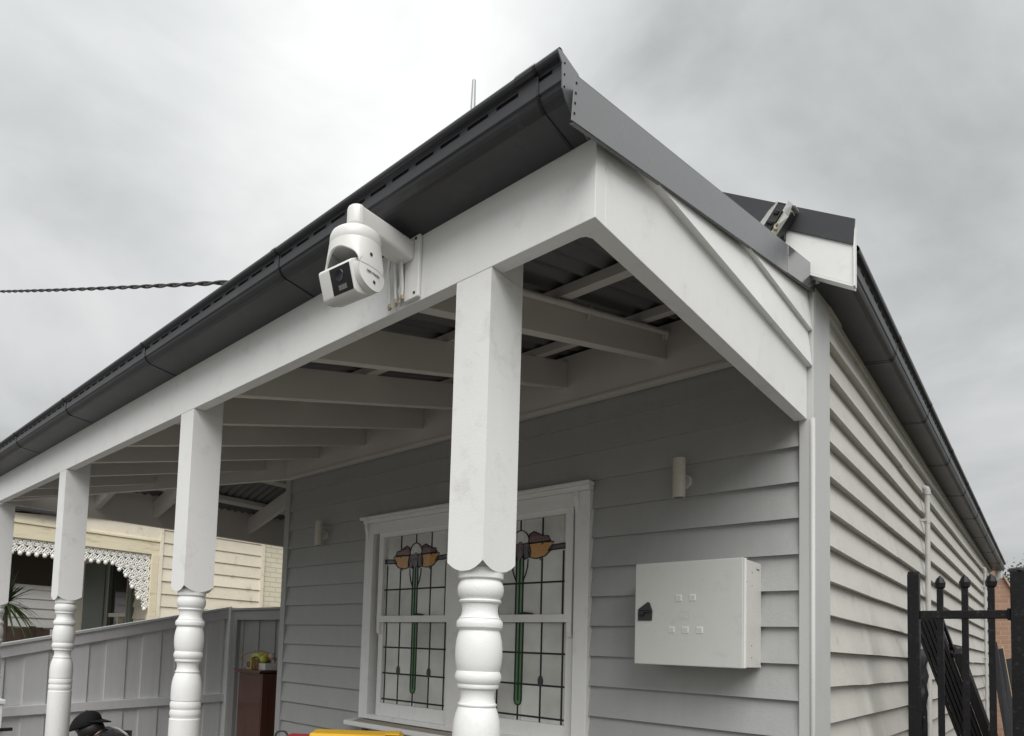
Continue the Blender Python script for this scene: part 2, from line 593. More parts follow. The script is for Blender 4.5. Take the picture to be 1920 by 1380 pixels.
# left return wall of the house: boards seen edge on
v, f = prism_vf([(-0.02, 0), (-0.003, 0.163), (0.01, 0.163), (0.01, 0)], 'y', 0.0, 9.7)
me_l = data([(-3.79 + a, b, c) for a, b, c in v], f)
for k in range(-10, 9):
    o = link('weatherboard', me_l, 'board', house)
    o.location = (0, 0, 1.7337 + S * k)
# corner boards
L = [(-0.030, -0.034), (0.024, -0.034), (0.034, 0.19), (0.0, 0.19), (0.0, 0.02), (-0.030, 0.02)]
prism('corner_board', L, 'z', 0.10, 3.215, 'corner', house, 0.003)
box('corner_board', (-3.83, -3.765), (-0.034, 0.05), (0.10, 3.05), 'board', house, 0.002)
prism('corner_bead', arc(0.020, -0.030, 0.010, 0.010, 0, 360, 12)[:-1], 'z', 0.10, 2.60, 'corner', house, 0, True)

# ---- verandah beams
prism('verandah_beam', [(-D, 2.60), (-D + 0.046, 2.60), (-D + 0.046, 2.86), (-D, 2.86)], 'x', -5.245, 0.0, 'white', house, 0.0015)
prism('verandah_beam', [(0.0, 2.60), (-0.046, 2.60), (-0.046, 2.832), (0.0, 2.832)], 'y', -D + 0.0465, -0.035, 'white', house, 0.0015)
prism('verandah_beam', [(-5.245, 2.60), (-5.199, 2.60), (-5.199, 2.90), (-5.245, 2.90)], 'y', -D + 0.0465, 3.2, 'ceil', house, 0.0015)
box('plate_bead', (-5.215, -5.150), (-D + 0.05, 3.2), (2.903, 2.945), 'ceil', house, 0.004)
# small rounded fillet in the inner corner of the two beams
prism('corner_fillet', [(-0.046, -D + 0.046), (-0.046, -D + 0.075), (-0.056, -D + 0.055), (-0.075, -D + 0.046)], 'z', 2.603, 2.80, 'white', house)

# gable-end infill boards above the side beam, cut to the roof slope
ROOF0, RS = 2.78, 0.222            # underside of barge flashing at y=-1.77 and its slope
def rl(y):
    return 2.765 + RS * (y + 1.77)
for z0, z1 in ((2.822, 2.985), (2.975, 3.16)):
    ya = (z0 - 2.80) / RS - 1.77
    yb = (z1 - 2.80) / RS - 1.77
    pts = [(ya, z0), (-0.036, z0), (-0.036, min(z1, 2.80 + RS * 1.73)), (min(yb, -0.036 - 0.02), min(z1, 2.80 + RS * (min(yb, -0.056) + 1.77)))]
    def xo(z):
        return 0.021 - 0.017 * (z - z0) / 0.163
    V = [(xo(z), y, z) for y, z in pts] + [(-0.02, y, z) for y, z in pts]
    F = [(0, 1, 2, 3), (7, 6, 5, 4)] + [(i, (i + 1) % 4, 4 + (i + 1) % 4, 4 + i) for i in range(4)]
    link('weatherboard', data(V, F, bevel=0.001), 'white', house)

# ---- posts: square head with lamb's-tongue ends, then turned
PR = [(1.835, .050), (1.812, .052), (1.811, .0605), (1.785, .0605), (1.783, .0530), (1.780, .0520), (1.774, .0570), (1.765, .0610), (1.755, .0622), (1.744, .0610), (1.735, .0575), (1.728, .0520),
      (1.7275, .0555), (1.724, .0570), (1.720, .0555), (1.7195, .0510), (1.710, .0488), (1.699, .0480), (1.688, .0495), (1.681, .0525), (1.6805, .0555), (1.6785, .0562), (1.676, .0550),
      (1.6755, .0575), (1.670, .0612), (1.662, .0624), (1.654, .0612), (1.648, .0560), (1.6455, .0535), (1.640, .0560), (1.620, .0605), (1.600, .0628), (1.580, .0630), (1.560, .0612), (1.542, .0578), (1.5385, .0560),
      (1.5375, .0580), (1.531, .0608), (1.522, .0620), (1.513, .0605), (1.5065, .0560), (1.506, .0540), (1.5015, .0555), (1.497, .0557), (1.4935, .0540), (1.493, .0490), (1.482, .0458), (1.470, .0450), (1.459, .0468),
      (1.4535, .0490), (1.453, .0515), (1.4495, .0522), (1.4465, .0510), (1.446, .0490), (1.441, .0515), (1.425, .0570), (1.405, .0615), (1.380, .0638), (1.350, .0640), (1.3265, .0630), (1.325, .0600), (1.321, .0600),
      (1.320, .0625), (1.312, .0645), (1.302, .0650), (1.293, .0640), (1.288, .0610), (1.285, .0610), (1.284, .0630), (1.276, .0648), (1.267, .0650), (1.260, .0640), (1.2545, .0610), (1.248, .0610), (1.245, .0650), (0.80, .0650), (0.79, .060), (0.77, .060)]


def post_mesh():
    w, d = 0.122, 0.138
    cx_, cy_ = -w / 2, d / 2
    V, F = [], []
    # square shaft: vertical columns around the section, scalloped at the bottom
    ring = []
    K = 14
    for s in range(4):
        for i in range(K):
            t = i / K
            if s == 0: x, y = -w + w * t, 0
            if s == 1: x, y = 0, d * t
            if s == 2: x, y = -w * t, d
            if s == 3: x, y = -w, d - d * t
            e = abs(2 * t - 1)
            zb = 1.800 + 0.025 * (max(0.0, (e - 0.08) / 0.92)) ** 2.0
            ring.append((x, y, zb))
    n = len(ring)
    for x, y, zb in ring:
        V.append((x, y, 2.598))
    for x, y, zb in ring:
        V.append((x, y, zb))
    for x, y, zb in ring:
        V.append((cx_ + (x - cx_) * 0.80, cy_ + (y - cy_) * 0.74, zb + 0.012))
    for i in range(n):
        j = (i + 1) % n
        F.append((i, j, n + j, n + i))
        F.append((n + i, n + j, 2 * n + j, 2 * n + i))
    F.append(tuple(range(n)))
    F.append(tuple(range(2 * n, 3 * n)))
    turned = lathe_vf([(r, z) for z, r in PR], (cx_, cy_, 0), 'z', 48)
    foot = box_vf((-w, 0), (0, d), (0.135, 0.775))
    neck = box_vf((-w, 0), (0.0475, d), (2.597, 2.76))
    V, F = merge([(V, F), turned, foot, neck])
    me = data(V, F)
    return shade(me, 32)


pm = post_mesh()
for k in range(4):
    o = link('verandah_post', pm, 'white', house)
    o.location = (-0.302 - 1.65 * k, -D, 0)

# ---- ledger on the wall, rafters, hip, battens
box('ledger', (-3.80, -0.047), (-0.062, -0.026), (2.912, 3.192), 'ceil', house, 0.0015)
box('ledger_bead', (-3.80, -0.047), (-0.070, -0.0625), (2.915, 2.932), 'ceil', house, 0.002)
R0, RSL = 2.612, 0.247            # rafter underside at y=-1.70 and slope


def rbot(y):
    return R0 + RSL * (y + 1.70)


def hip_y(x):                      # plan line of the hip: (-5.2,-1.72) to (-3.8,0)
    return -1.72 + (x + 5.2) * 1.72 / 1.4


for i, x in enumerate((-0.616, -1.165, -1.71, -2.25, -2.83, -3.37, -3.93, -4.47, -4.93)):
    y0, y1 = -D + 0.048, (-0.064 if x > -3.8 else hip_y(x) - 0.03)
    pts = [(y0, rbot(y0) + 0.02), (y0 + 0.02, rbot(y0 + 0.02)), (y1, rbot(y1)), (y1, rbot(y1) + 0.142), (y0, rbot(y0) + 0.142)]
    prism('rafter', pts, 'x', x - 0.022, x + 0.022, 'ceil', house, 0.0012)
# hip
A, B = Vector((-5.18, -1.70, 2.615)), Vector((-3.80, -0.01, 2.93))
dv = (B - A).normalized()
sd = dv.cross(Vector((0, 0, 1))).normalized() * 0.022
up = Vector((0, 0, 0.20))
V = [tuple(p) for p in (A - sd, A + sd, B + sd, B - sd, A - sd + up, A + sd + up, B + sd + up, B - sd + up)]
link('hip_rafter', data(V, [(0, 1, 2, 3), (4, 5, 6, 7), (0, 1, 5, 4), (1, 2, 6, 5), (2, 3, 7, 6), (3, 0, 4, 7)], bevel=0.0012), 'ceil', house)
# return side rafters, rising from the end beam to the house
XS = 0.29


def sbot(x):
    return 2.69 + XS * (x + 5.15)


for y in (-1.02, -0.52, 0.45, 1.05, 1.65, 2.25, 2.85):
    x1 = -3.82 if y > 0 else (-5.2 + (y + 1.72) * 1.4 / 1.72 + 0.03)
    pts = [(-5.198, sbot(-5.198)), (x1, sbot(x1)), (x1, sbot(x1) + 0.15), (-5.198, sbot(-5.198) + 0.15)]
    prism('rafter', pts, 'y', y - 0.022, y + 0.022, 'ceil', house, 0.0012)


def rtop(y):
    return rbot(y) + 0.143


for y in (-1.55, -0.98, -0.33):
    x0 = -5.2 + (y + 1.72) * 1.4 / 1.72 + 0.1
    pts = [(y - 0.036, rtop(y - 0.036)), (y + 0.036, rtop(y + 0.036)), (y + 0.036, rtop(y + 0.036) + 0.040), (y - 0.036, rtop(y - 0.036) + 0.040)]
    prism('batten', pts, 'x', x0, -0.05, 'ceil', house, 0.001)
for x in (-4.95, -4.45, -3.97):
    z = sbot(x) + 0.151
    ys = max(-1.6, hip_y(x) + 0.1)
    prism('batten', [(x - 0.036, z - 0.01), (x + 0.036, z + 0.01), (x + 0.036, z + 0.05), (x - 0.036, z + 0.03)], 'y', ys, 3.2, 'ceil', house, 0.001)


# ---- corrugated sheets: front plane and return plane, each sheet a piece
def corr(t):
    return 0.0085 * sin(2 * pi * t / 0.076)


def sheet_front(x0, x1):
    n = max(2, int((x1 - x0) / 0.0095))
    V, F = [], []
    for i in range(n + 1):
        x = x0 + (x1 - x0) * i / n
        ya = -D + 0.012
        yb = 0.045
        if x < -3.8:
            yb = hip_y(max(x, -5.2)) + 0.02
        for y in (ya, yb):
            V.append((x, y, rtop(y) + 0.050 + corr(x)))
    for i in range(n):
        F.append((2 * i, 2 * i + 1, 2 * i + 3, 2 * i + 2))
    V2 = [(a, b, c + 0.0012) for a, b, c in V]
    k = len(V)
    F2 = [tuple(k + q for q in reversed(f_)) for f_ in F]
    edge = [(0, 1, k + 1, k), (k - 2, k - 1, 2 * k - 1, 2 * k - 2)]
    link('roof_sheet', shade(data(V + V2, F + F2 + edge), 60), 'sheet', house)


xx = -0.012
while xx > -5.2:
    sheet_front(max(xx - 0.76, -5.28), xx - 0.001)
    xx -= 0.76


def sheet_side(y0, y1):
    n = max(2, int((y1 - y0) / 0.0095))
    V, F = [], []
    for i in range(n + 1):
        y = y0 + (y1 - y0) * i / n
        xa = -5.32
        xb = -3.79 if y > 0.02 else -5.2 + (y + 1.72) * 1.4 / 1.72 + 0.02
        for x in (xa, xb):
            V.append((x, y, sbot(x) + 0.205 + corr(y)))
    for i in range(n):
        F.append((2 * i, 2 * i + 1, 2 * i + 3, 2 * i + 2))
    V2 = [(a, b, c + 0.0012) for a, b, c in V]
    k = len(V)
    link('roof_sheet', shade(data(V + V2, F + [tuple(k + q for q in reversed(f_)) for f_ in F]), 60), 'sheet', house)


yy = 3.2
while yy > -1.6:
    sheet_side(max(yy - 0.76, -1.70), yy - 0.001)
    yy -= 0.76


# ---- slotted gutters: (offset out, height above the back bottom edge)
def gutter(name, xf, s0, s1, parent):
    """xf(o, h, s) -> world point.  Lower trough, slotted band, rolled bead; wall thickness 1.5 mm."""
    low = [(0.001, 0.0), (0.060, 0.006), (0.118, 0.012), (0.1185, 0.0125), (0.127, 0.0155), (0.135, 0.0215), (0.141, 0.029), (0.1445, 0.037), (0.147, 0.0375), (0.149, 0.040), (0.149, 0.0675)]
    bead = [(0.149, 0.0775), (0.150, 0.082), (0.156, 0.084)] + arc(0.157, 0.0945, 0.0105, 0.0105, -80, 200, 10)
    parts = []

    def strip(pr, a, b):
        inner = [(o - 0.0018, h + 0.0018) for o, h in pr]
        loop = pr + inner[::-1]
        n = len(loop)
        V = [xf(o, h, a) for o, h in loop] + [xf(o, h, b) for o, h in loop]
        F = [(i, (i + 1) % n, n + (i + 1) % n, n + i) for i in range(n)]
        m_ = len(pr)
        for i in range(m_ - 1):
            F.append((i, i + 1, n - 2 - i, n - 1 - i))
            F.append((n + i, n + i + 1, 2 * n - 2 - i, 2 * n - 1 - i))
        return V, F
    parts.append(strip(low, s0, s1))
    parts.append(strip(bead, s0, s1))
    # bridges between the overflow slots
    s = s0
    st = 0.090 if s1 > s0 else -0.090
    cnt = int(abs(s1 - s0) / 0.090)
    for i in range(cnt):
        a = s0 + st * i
        parts.append(strip([(0.149, 0.067), (0.149, 0.078)], a, a + st * 0.28))
    parts.append(strip([(0.1425, 0.052), (0.1425, 0.0955)], s0, s1))
    # back sheet, inside of the trough
    bh = 0.080
    V = [xf(0.002, 0, s0), xf(0.002, bh, s0), xf(0.002, bh, s1), xf(0.002, 0, s1), xf(0.0035, 0, s0), xf(0.0035, bh, s0), xf(0.0035, bh, s1), xf(0.0035, 0, s1)]
    parts.append((V, [(0, 1, 2, 3), (4, 5, 6, 7), (0, 1, 5, 4), (3, 2, 6, 7)]))
    v, f = merge(parts)
    g = link(name, shade(data(v, f), 14), 'steel', parent)
    return g, low


def joint(g, xf, low, s, w, wide=False):
    """a joiner band wrapped round the gutter with a dark sealed lap beside it"""
    pr = [(o + 0.0012, h - 0.0012) for o, h in low] + [(0.1502, 0.079), (0.1520, 0.0825), (0.160, 0.083), (0.1675, 0.089), (0.169, 0.096), (0.164, 0.105)]
    def band(pr, a, b, nm, mat):
        inner = [(o - 0.001, h + 0.001) for o, h in pr]
        loop = pr + inner[::-1]
        n = len(loop)
        V = [xf(o, h, a) for o, h in loop] + [xf(o, h, b) for o, h in loop]
        F = [(i, (i + 1) % n, n + (i + 1) % n, n + i) for i in range(n)]
        m_ = len(pr)
        for i in range(m_ - 1):
            F.append((i, i + 1, n - 2 - i, n - 1 - i))
            F.append((n + i, n + i + 1, 2 * n - 2 - i, 2 * n - 1 - i))
        return link(nm, shade(data(V, F), 30), mat, g)
    band(pr, s - w, s, 'joiner', 'steel')
    band([(o + 0.0012, h - 0.0012) for o, h in pr], s, s + 0.006, 'sealant_lap', 'black')


fx = lambda o, h, s: (s, -D - o, 2.795 + h)
g1, low = gutter('gutter', fx, 0.0, -5.40, house)
for s, w in ((-0.066, 0.05), (-1.095, 0.022), (-2.15, 0.022), (-3.19, 0.022), (-4.15, 0.022)):
    joint(g1, fx, low, s, w)
# stop end of the front gutter
endp = [(-1.914, 2.892), (-1.926, 2.891), (-1.933, 2.884), (-1.922, 2.874), (-1.914, 2.866), (-1.913, 2.842), (-1.912, 2.812), (-1.895, 2.793), (-1.872, 2.778), (-1.80, 2.760), (-1.80, 2.850), (-1.850, 2.884)]
prism('stop_end', endp, 'x', 0.0012, 0.0035, 'flash', house)
for yk, z in ((-1.905, 2.872), (-1.905, 2.846), (-1.905, 2.818)):
    lathe('rivet', [(0.0025, 0), (0.0022, 0.0014), (0.001, 0.002)], (0.0036, yk, z), 'black', house, 'x', 8)
fs = lambda o, h, s: sw(0.022 + o, s, 3.170 - 0.014 * s + h * 1.5 - o * 0.30)
g2, _ = gutter('gutter', fs, -0.03, 9.9, house)
for s in (0.93, 2.05, 3.2, 4.35, 5.5, 6.7, 7.9, 9.0):
    joint(g2, fs, low, s, 0.02)
# eave lining and fascia behind the side gutter
v, f = box_vf((0.006, 0.030), (0.19, 9.8), (3.13, 3.26))
v = [(a, b, c - 0.014 * b) for a, b, c in v]
link('fascia', data([sw(*p) for p in v], f, bevel=0.002), 'side', house)
# downpipe at the far end
tube('downpipe', [sw(0.11, 9.84, 3.03), sw(0.11, 9.84, 2.93), sw(0.02, 9.90, 2.84), sw(-0.10, 9.90, 2.80), sw(-0.12, 9.90, 0.05)], 0.045, 'carton', house, 12)

# ---- barge flashing over the verandah end
def fbot(y):
    return 2.744 + 0.2215 * (y + 1.815)


def ftp(y):
    return fbot(y) + 0.108 + 0.002 * (y + 1.9) / 1.9


def flash_poly(ya, yb, lo=0.0, hi=0.0):
    return [(ya - 0.010, fbot(ya) + lo), (yb, fbot(yb) + lo), (yb, ftp(yb) + hi), (ya, ftp(ya) + hi)]


prism('barge_flashing', flash_poly(-1.902, -0.36), 'x', 0.0265, 0.0285, 'flash', house, 0.0004)
prism('barge_flashing', flash_poly(-0.40, -0.036, -0.001, 0.001), 'x', 0.0288, 0.0305, 'bright', house, 0.0004)
for i in range(4):
    z = ftp(-1.90) - 0.016 - 0.024 * i
    lathe('rivet', [(0.003, 0), (0.0026, 0.0016), (0.001, 0.0024)], (0.0285, -1.896 - 0.002 * i, z), 'black', house, 'x', 8)
# folded lower lip and the cover turned over onto the roof
V = [(0.0265, -1.90, fbot(-1.90) + 0.001), (0.0265, -0.036, fbot(-0.036) + 0.001), (0.016, -0.036, fbot(-0.036) + 0.004), (0.016, -1.90, fbot(-1.90) + 0.004)]
V += [(a_, b_, c_ + 0.0012) for a_, b_, c_ in V]
BOXF = [(0, 1, 2, 3), (7, 6, 5, 4), (0, 1, 5, 4), (1, 2, 6, 5), (2, 3, 7, 6), (3, 0, 4, 7)]
link('flashing_lip', data(V, BOXF), 'flash', house)
V = [(0.0285, -1.902, ftp(-1.902)), (0.0285, -0.036, ftp(-0.036)), (-0.10, -0.036, ftp(-0.036) - 0.03), (-0.10, -1.70, ftp(-1.70) - 0.03)]
V += [(a_, b_, c_ + 0.002) for a_, b_, c_ in V]
link('flashing_top', data(V, BOXF), 'flash', house)
# dark timber packer in the gap behind the flashing
V = [(0.002, -1.775, 2.78), (0.002, -0.06, 3.10), (0.0255, -0.06, fbot(-0.06) + 0.05), (0.0255, -1.83, fbot(-1.83) + 0.05)]
V += [(a_, b_, c_ + 0.012) for a_, b_, c_ in V]

# ---- main gable roof
PT = 0.69


def gz(x):
    return 3.35 - PT * (x - 0.187)


RX = -1.93
for sgn in (1, -1):
    def mx_(x):
        return x if sgn == 1 else 2 * RX - x
    # white barge board
    pts = [(0.18, 3.083), (0.18, gz(0.18) - 0.10), (RX, gz(RX) - 0.10), (RX, gz(RX) - 0.27)]
    if sgn == 1:
        pts = [(0.182, 3.085), (0.182, gz(0.182) - 0.02), (RX, gz(RX) - 0.02), (RX, gz(RX) - 0.27)]
    prism('barge_board', [(mx_(a), b) for a, b in pts], 'y', -0.105, -0.080, 'white', house, 0.002)
    prism('barge_cap', [(mx_(a), b) for a, b in ((0.190, gz(0.190)), (0.184, 3.243), (RX, gz(RX) - 0.105), (RX, gz(RX)))], 'y', -0.112, -0.1055, 'steel', house, 0.001)
    y0, y1 = -0.0795, 9.95
    x0 = 0.13
    V = []
    for y in (y0, y1):
        off = (y * sin(ANG)) if sgn == 1 else 0
        for x, dz in ((x0, 0.0), (RX, 0.0), (RX, 0.02), (x0, 0.02)):
            V.append((mx_(x) + (off if x == x0 else 0), y, gz(x) + dz - 0.09 - (0.014 * y if x == x0 else 0)))
    link('main_roof', data(V, [(0, 1, 2, 3), (4, 5, 6, 7), (0, 1, 5, 4), (1, 2, 6, 5), (2, 3, 7, 6), (3, 0, 4, 7)]), 'steel', house)
# end trim of the barge board (thin white edge)
box('barge_trim', (0.1825, 0.188), (-0.1115, -0.078), (3.076, 3.330), 'white', house, 0.001)
prism('barge_lip', [(0.1822, 3.0745), (0.1822, 3.083), (-0.02, 3.083 + 0.69 * 0.2022), (-0.02, 3.0745 + 0.69 * 0.2022)], 'y', -0.108, -0.06, 'white', house)
# gable wall
prism('gable_wall', [(-3.79, 3.16), (-0.02, 3.16), (-0.02, gz(-0.02) - 0.05), (RX, gz(RX) - 0.05), (-3.79, gz(-0.02) - 0.05)], 'y', 0.13, 0.16, 'board', house)

# ------------------------------------------------------------------ window (a part of the house with its own pieces)
WX0, WX1 = -2.777, -1.000
HEAD, SILL = 2.44, 1.09


def ring_vf(x0, x1, z0, z1, wl, wr, wb, wt, y0, y1):
    return merge([box_vf((x0, x0 + wl), (y0, y1), (z0, z1)), box_vf((x1 - wr, x1), (y0, y1), (z0, z1)),
                  box_vf((x0 + wl, x1 - wr), (y0 + 0.0003, y1), (z1 - wt, z1)), box_vf((x0 + wl, x1 - wr), (y0 + 0.0003, y1), (z0, z0 + wb))])


v, f = ring_vf(WX0, WX1, SILL, HEAD, 0.085, 0.085, 0.03, 0.075, -0.052, 0.03)
win = link('window', data(v, f, bevel=0.003), 'white', house)
box('head_moulding', (WX0 - 0.035, WX1 + 0.008), (-0.085, -0.02), (2.468, 2.488), 'white', win, 0.004)
box('head_moulding', (WX0 - 0.012, WX1 + 0.004), (-0.066, -0.02), (2.441, 2.4675), 'white', win, 0.003)
for x in (WX0 + 0.012, WX1 - 0.085):
    prism('bracket', [(-0.053, 2.440), (-0.074, 2.440), (-0.072, 2.41), (-0.060, 2.37), (-0.054, 2.33), (-0.053, 2.32)], 'x', x, x + 0.022, 'white', win, 0.001)
sl = [(0.02, 1.085), (0.02, 1.050), (-0.115, 1.035), (-0.120, 1.040), (-0.120, 1.066), (-0.115, 1.070)]
prism('sill', sl, 'x', WX0 - 0.075, WX1 + 0.075, 'white', win, 0.002)
prism('sill_top', [(-0.054, 1.080), (-0.112, 1.0715), (-0.112, 1.0735), (-0.054, 1.084)], 'x', WX0 + 0.02, WX1 - 0.02, 'sill', win)
box('mullion', (-1.965, -1.815), (-0.046, 0.02), (SILL + 0.02, HEAD - 0.074), 'white', win, 0.003)


def glaze(gx0, gx1, mirror):
    W = gx1 - gx0
    # sashes
    zt1, zt0 = 2.335, 1.795      # upper glass
    zb1, zb0 = 1.752, 1.205      # lower glass
    v, f = ring_vf(gx0 - 0.045, gx1 + 0.045, 1.752, 2.366, 0.045, 0.045, 0.043, 0.031, -0.036, 0.005)
    link('sash', data(v, f, bevel=0.002), 'white', win)
    v, f = ring_vf(gx0 - 0.043, gx1 + 0.043, 1.115, 1.790, 0.043, 0.043, 0.09, 0.038, -0.0150, 0.012)
    link('sash', data(v, f, bevel=0.002), 'white', win)
    # sash horns under the meeting rail
    for x in (gx0 - 0.044, gx1 + 0.016):
        prism('sash_horn', [(-0.0355, 1.7525), (-0.0355, 1.70), (-0.028, 1.675), (-0.018, 1.668), (-0.0155, 1.68), (-0.0155, 1.7525)], 'x', x, x + 0.028, 'white', win, 0.001)
    cols = [0, .04, .26, .462, .538, .74, .96, 1]
    upY, loY = (-0.012, -0.008), (-0.0002, 0.004)

    def X(t):
        return gx0 + W * t

    def cell(a, b, z0, z1, Y):
        box('pane', (X(a) + 0.001, X(b) - 0.001), Y, (z0 + 0.001, z1 - 0.001), 'pane', win, 0)

    def Zu(t):
        return zt1 - (zt1 - zt0) * t

    def Zl(t):
        return zb1 - (zb1 - zb0) * t
    rows = [0, .33, .67, 1]
    for i in range(3):
        for j in range(7):
            if j == 3 and i > 0:
                continue
            cell(cols[j], cols[j + 1], Zu(rows[i + 1]), Zu(rows[i]), upY)
    rows2 = [0, .31, .63, .95, 1]
    for i in range(4):
        for j in range(7):
            if j == 3 and i < 2:
                continue
            cell(cols[j], cols[j + 1], Zl(rows2[i + 1]), Zl(rows2[i]), loY)
    lw = 0.0052

    def vlead(t, z0, z1, Y):
        box('lead_strip', (X(t) - lw, X(t) + lw), (Y[0] - 0.003, Y[0] + 0.001), (z0, z1), 'lead', win, 0.001, 1)

    def hlead(z, a, b, Y):
        box('lead_strip', (X(a), X(b)), (Y[0] - 0.0026, Y[0] + 0.001), (z - lw, z + lw), 'lead', win, 0.001, 1)
    for t in (.26, .74):
        vlead(t, Zu(.28), zt1, upY)
        vlead(t, zt0, Zu(.42), upY)
    vlead(.5, Zu(.11), zt1, upY)
    for t in (.04, .96):
        vlead(t, zt0, Zu(.36), upY)
    for t in (.462, .5, .538):
        vlead(t, zt0, Zu(.40), upY)
    hlead(Zu(.67), 0, 1, upY)
    for t in (.04, .26, .74, .96):
        vlead(t, zb0, zb1, loY)
    for t in (.462, .5, .538):
        vlead(t, Zl(.80), zb1, loY)
    vlead(.5, zb0, Zl(.84), loY)
    for t in (.31, .63, .95):
        hlead(Zl(t), 0, 1, loY)
    # green stem panes
    for a, b in ((.462, .5), (.5, .538)):
        box('pane', (X(a) + lw, X(b) - lw), (upY[0] - 0.001, upY[1]), (zt0 + 0.001, Zu(.40)), 'green', win, 0)
        box('pane', (X(a) + lw, X(b) - lw), (loY[0] - 0.001, loY[1]), (Zl(.80), zb1 - 0.001), 'green', win, 0)
    # rounded foot of the stem
    ft = arc(X(.5), Zl(.80), W * .038, 0.026, 180, 360, 12)
    prism('pane', ft, 'y', loY[0] - 0.0015, loY[1], 'green', win)
    tube('lead_strip', [(a, loY[0] - 0.002, b) for a, b in ft], 0.0035, 'lead', win, 6)
    # bud pieces on the lower side leads
    for t in (.26, .74):
        prism('pane', arc(X(t), Zl(.59), 0.017, 0.032, 0, 360, 16)[:-1], 'y', loY[0] - 0.004, loY[1], 'purple', win)
    # flower: side band, amber petals, maroon petals, dark heart, white petal
    Y0 = upY[0] - 0.0025
    def piece(pts, mat, y=Y0):
        P = [(X(a), Zu(b)) for a, b in pts]
        prism('pane', P, 'y', y, upY[1], mat, win)
        tube('lead_strip', [(a, y - 0.0005, b) for a, b in P], 0.0034, 'lead', win, 6, True)
    for s in (-1, 1):
        q = lambda t: .5 + s * t
        piece([(q(.5), .285), (q(.34), .295), (q(.30), .345), (q(.5), .335)], 'purple', Y0 - 0.0004)
        piece([(q(.10), .26), (q(.20), .255), (q(.36), .26), (q(.335), .34), (q(.27), .40), (q(.18), .42), (q(.11), .405), (q(.085), .33)], 'amber')
        piece([(q(.09), .25), (q(.10), .16), (q(.15), .135), (q(.20), .165), (q(.25), .19), (q(.30), .195), (q(.33), .245), (q(.20), .25)], 'maroon', Y0 - 0.0008)
        piece([(q(.02), .26), (q(.09), .245), (q(.115), .33), (q(.11), .39), (q(.05), .42), (q(.03), .34)], 'purple', Y0 - 0.0012)
        tube('lead_strip', [(X(q(a)), Y0, Zu(b)) for a, b in ((.088, .42), (.085, .50), (.065, .58), (.038, .645))], 0.0034, 'lead', win, 6)
        prism('pane', arc(X(q(.23)), Zu(.425), 0.011, 0.011, 0, 360, 10)[:-1], 'y', Y0 - 0.002, upY[1], 'purple', win)
    op = [(.5 + .095 * cos(radians(a)), .235 - .125 * sin(radians(a))) for a in range(0, 181, 15)]
    tube('lead_strip', [(X(a), Y0, Zu(b)) for a, b in op], 0.0034, 'lead', win, 6)
    prism('pane', arc(X(.5), Zu(.32), 0.024, 0.05, 0, 360, 18)[:-1], 'y', Y0 - 0.004, upY[1], 'maroon', win)
    lathe('pane', [(0.008, 0), (0.006, -0.004), (0.002, -0.006)], (X(.5), Y0 - 0.004, Zu(.31)), 'irwin', win, 'y', 12)
    # window latch on the meeting rail
    prism('latch', [(X(.52), 1.7965), (X(.66), 1.7965), (X(.66), 1.803), (X(.56), 1.812)], 'y', -0.034, -0.018, 'lead', win)


glaze(-2.598, -2.008, False)
glaze(-1.772, -1.150, True)

# ------------------------------------------------------------------ switchboard on the wall
sb = thing('switchboard', 'pale grey metal switchboard box with black quarter-turn latch on front wall', 'electrical box', (-0.41, -0.02, 1.556))
box('cabinet', (-0.650, -0.178), (-0.205, -0.022), (1.558, 2.004), 'boxside', sb, 0.003)
box('door', (-0.654, -0.1845), (-0.226, -0.2075), (1.554, 2.010), 'boxpaint', sb, 0.004, 3)
box('door_edge', (-0.1843, -0.1765), (-0.2235, -0.2055), (1.556, 2.008), 'plastic', sb, 0.002)
dr = [o for o in sb.children if o.name.startswith('door')][0]
for x in (-0.451, -0.390):
    box('label_plate', (x - 0.0135, x + 0.0135), (-0.2285, -0.2262), (1.849 - 0.0135, 1.849 + 0.0135), 'plastic', sb, 0.001, 1)
    box('label_print', (x - 0.009, x + 0.009), (-0.2290, -0.2287), (1.849 - 0.009, 1.849 + 0.009), 'boxpaint', sb, 0)
for x in (-0.481, -0.420, -0.359):
    box('label_plate', (x - 0.0135, x + 0.0135), (-0.2285, -0.2262), (1.710 - 0.0135, 1.710 + 0.0135), 'plastic', sb, 0.001, 1)
    box('label_print', (x - 0.009, x + 0.009), (-0.2290, -0.2287), (1.710 - 0.009, 1.710 + 0.009), 'boxpaint', sb, 0)
v, f = merge([box_vf((-0.441, -0.399), (-0.2268, -0.2262), (1.789, 1.791)), box_vf((-0.441, -0.399), (-0.2268, -0.2262), (1.755, 1.757)), box_vf((-0.441, -0.439), (-0.2268, -0.2262), (1.757, 1.789)), box_vf((-0.401, -0.399), (-0.2268, -0.2262), (1.757, 1.789)),
               box_vf((-0.432, -0.424), (-0.2267, -0.2262), (1.764, 1.782)), box_vf((-0.417, -0.409), (-0.2267, -0.2262), (1.764, 1.782))])
link('embossed_mark', data(v, f), 'boxside', sb)
la = prism('latch', [(-0.637, 1.750), (-0.571, 1.750), (-0.569, 1.795), (-0.583, 1.832), (-0.592, 1.834), (-0.637, 1.802)], 'y', -0.2315, -0.2262, 'rubber', sb, 0.002)
box('latch_handle', (-0.628, -0.578), (-0.240, -0.2318), (1.785, 1.796), 'black', la, 0.003)
lathe('latch_key', [(0.012, 0), (0.012, -0.006), (0.007, -0.008)], (-0.618, -0.2318, 1.780), 'black', la, 'y', 16)
for z in (1.912, 1.665):
    lathe('hinge_screw', [(0.004, 0), (0.003, 0.002)], (-0.1764, -0.214, z), 'carton', sb, 'x', 10)
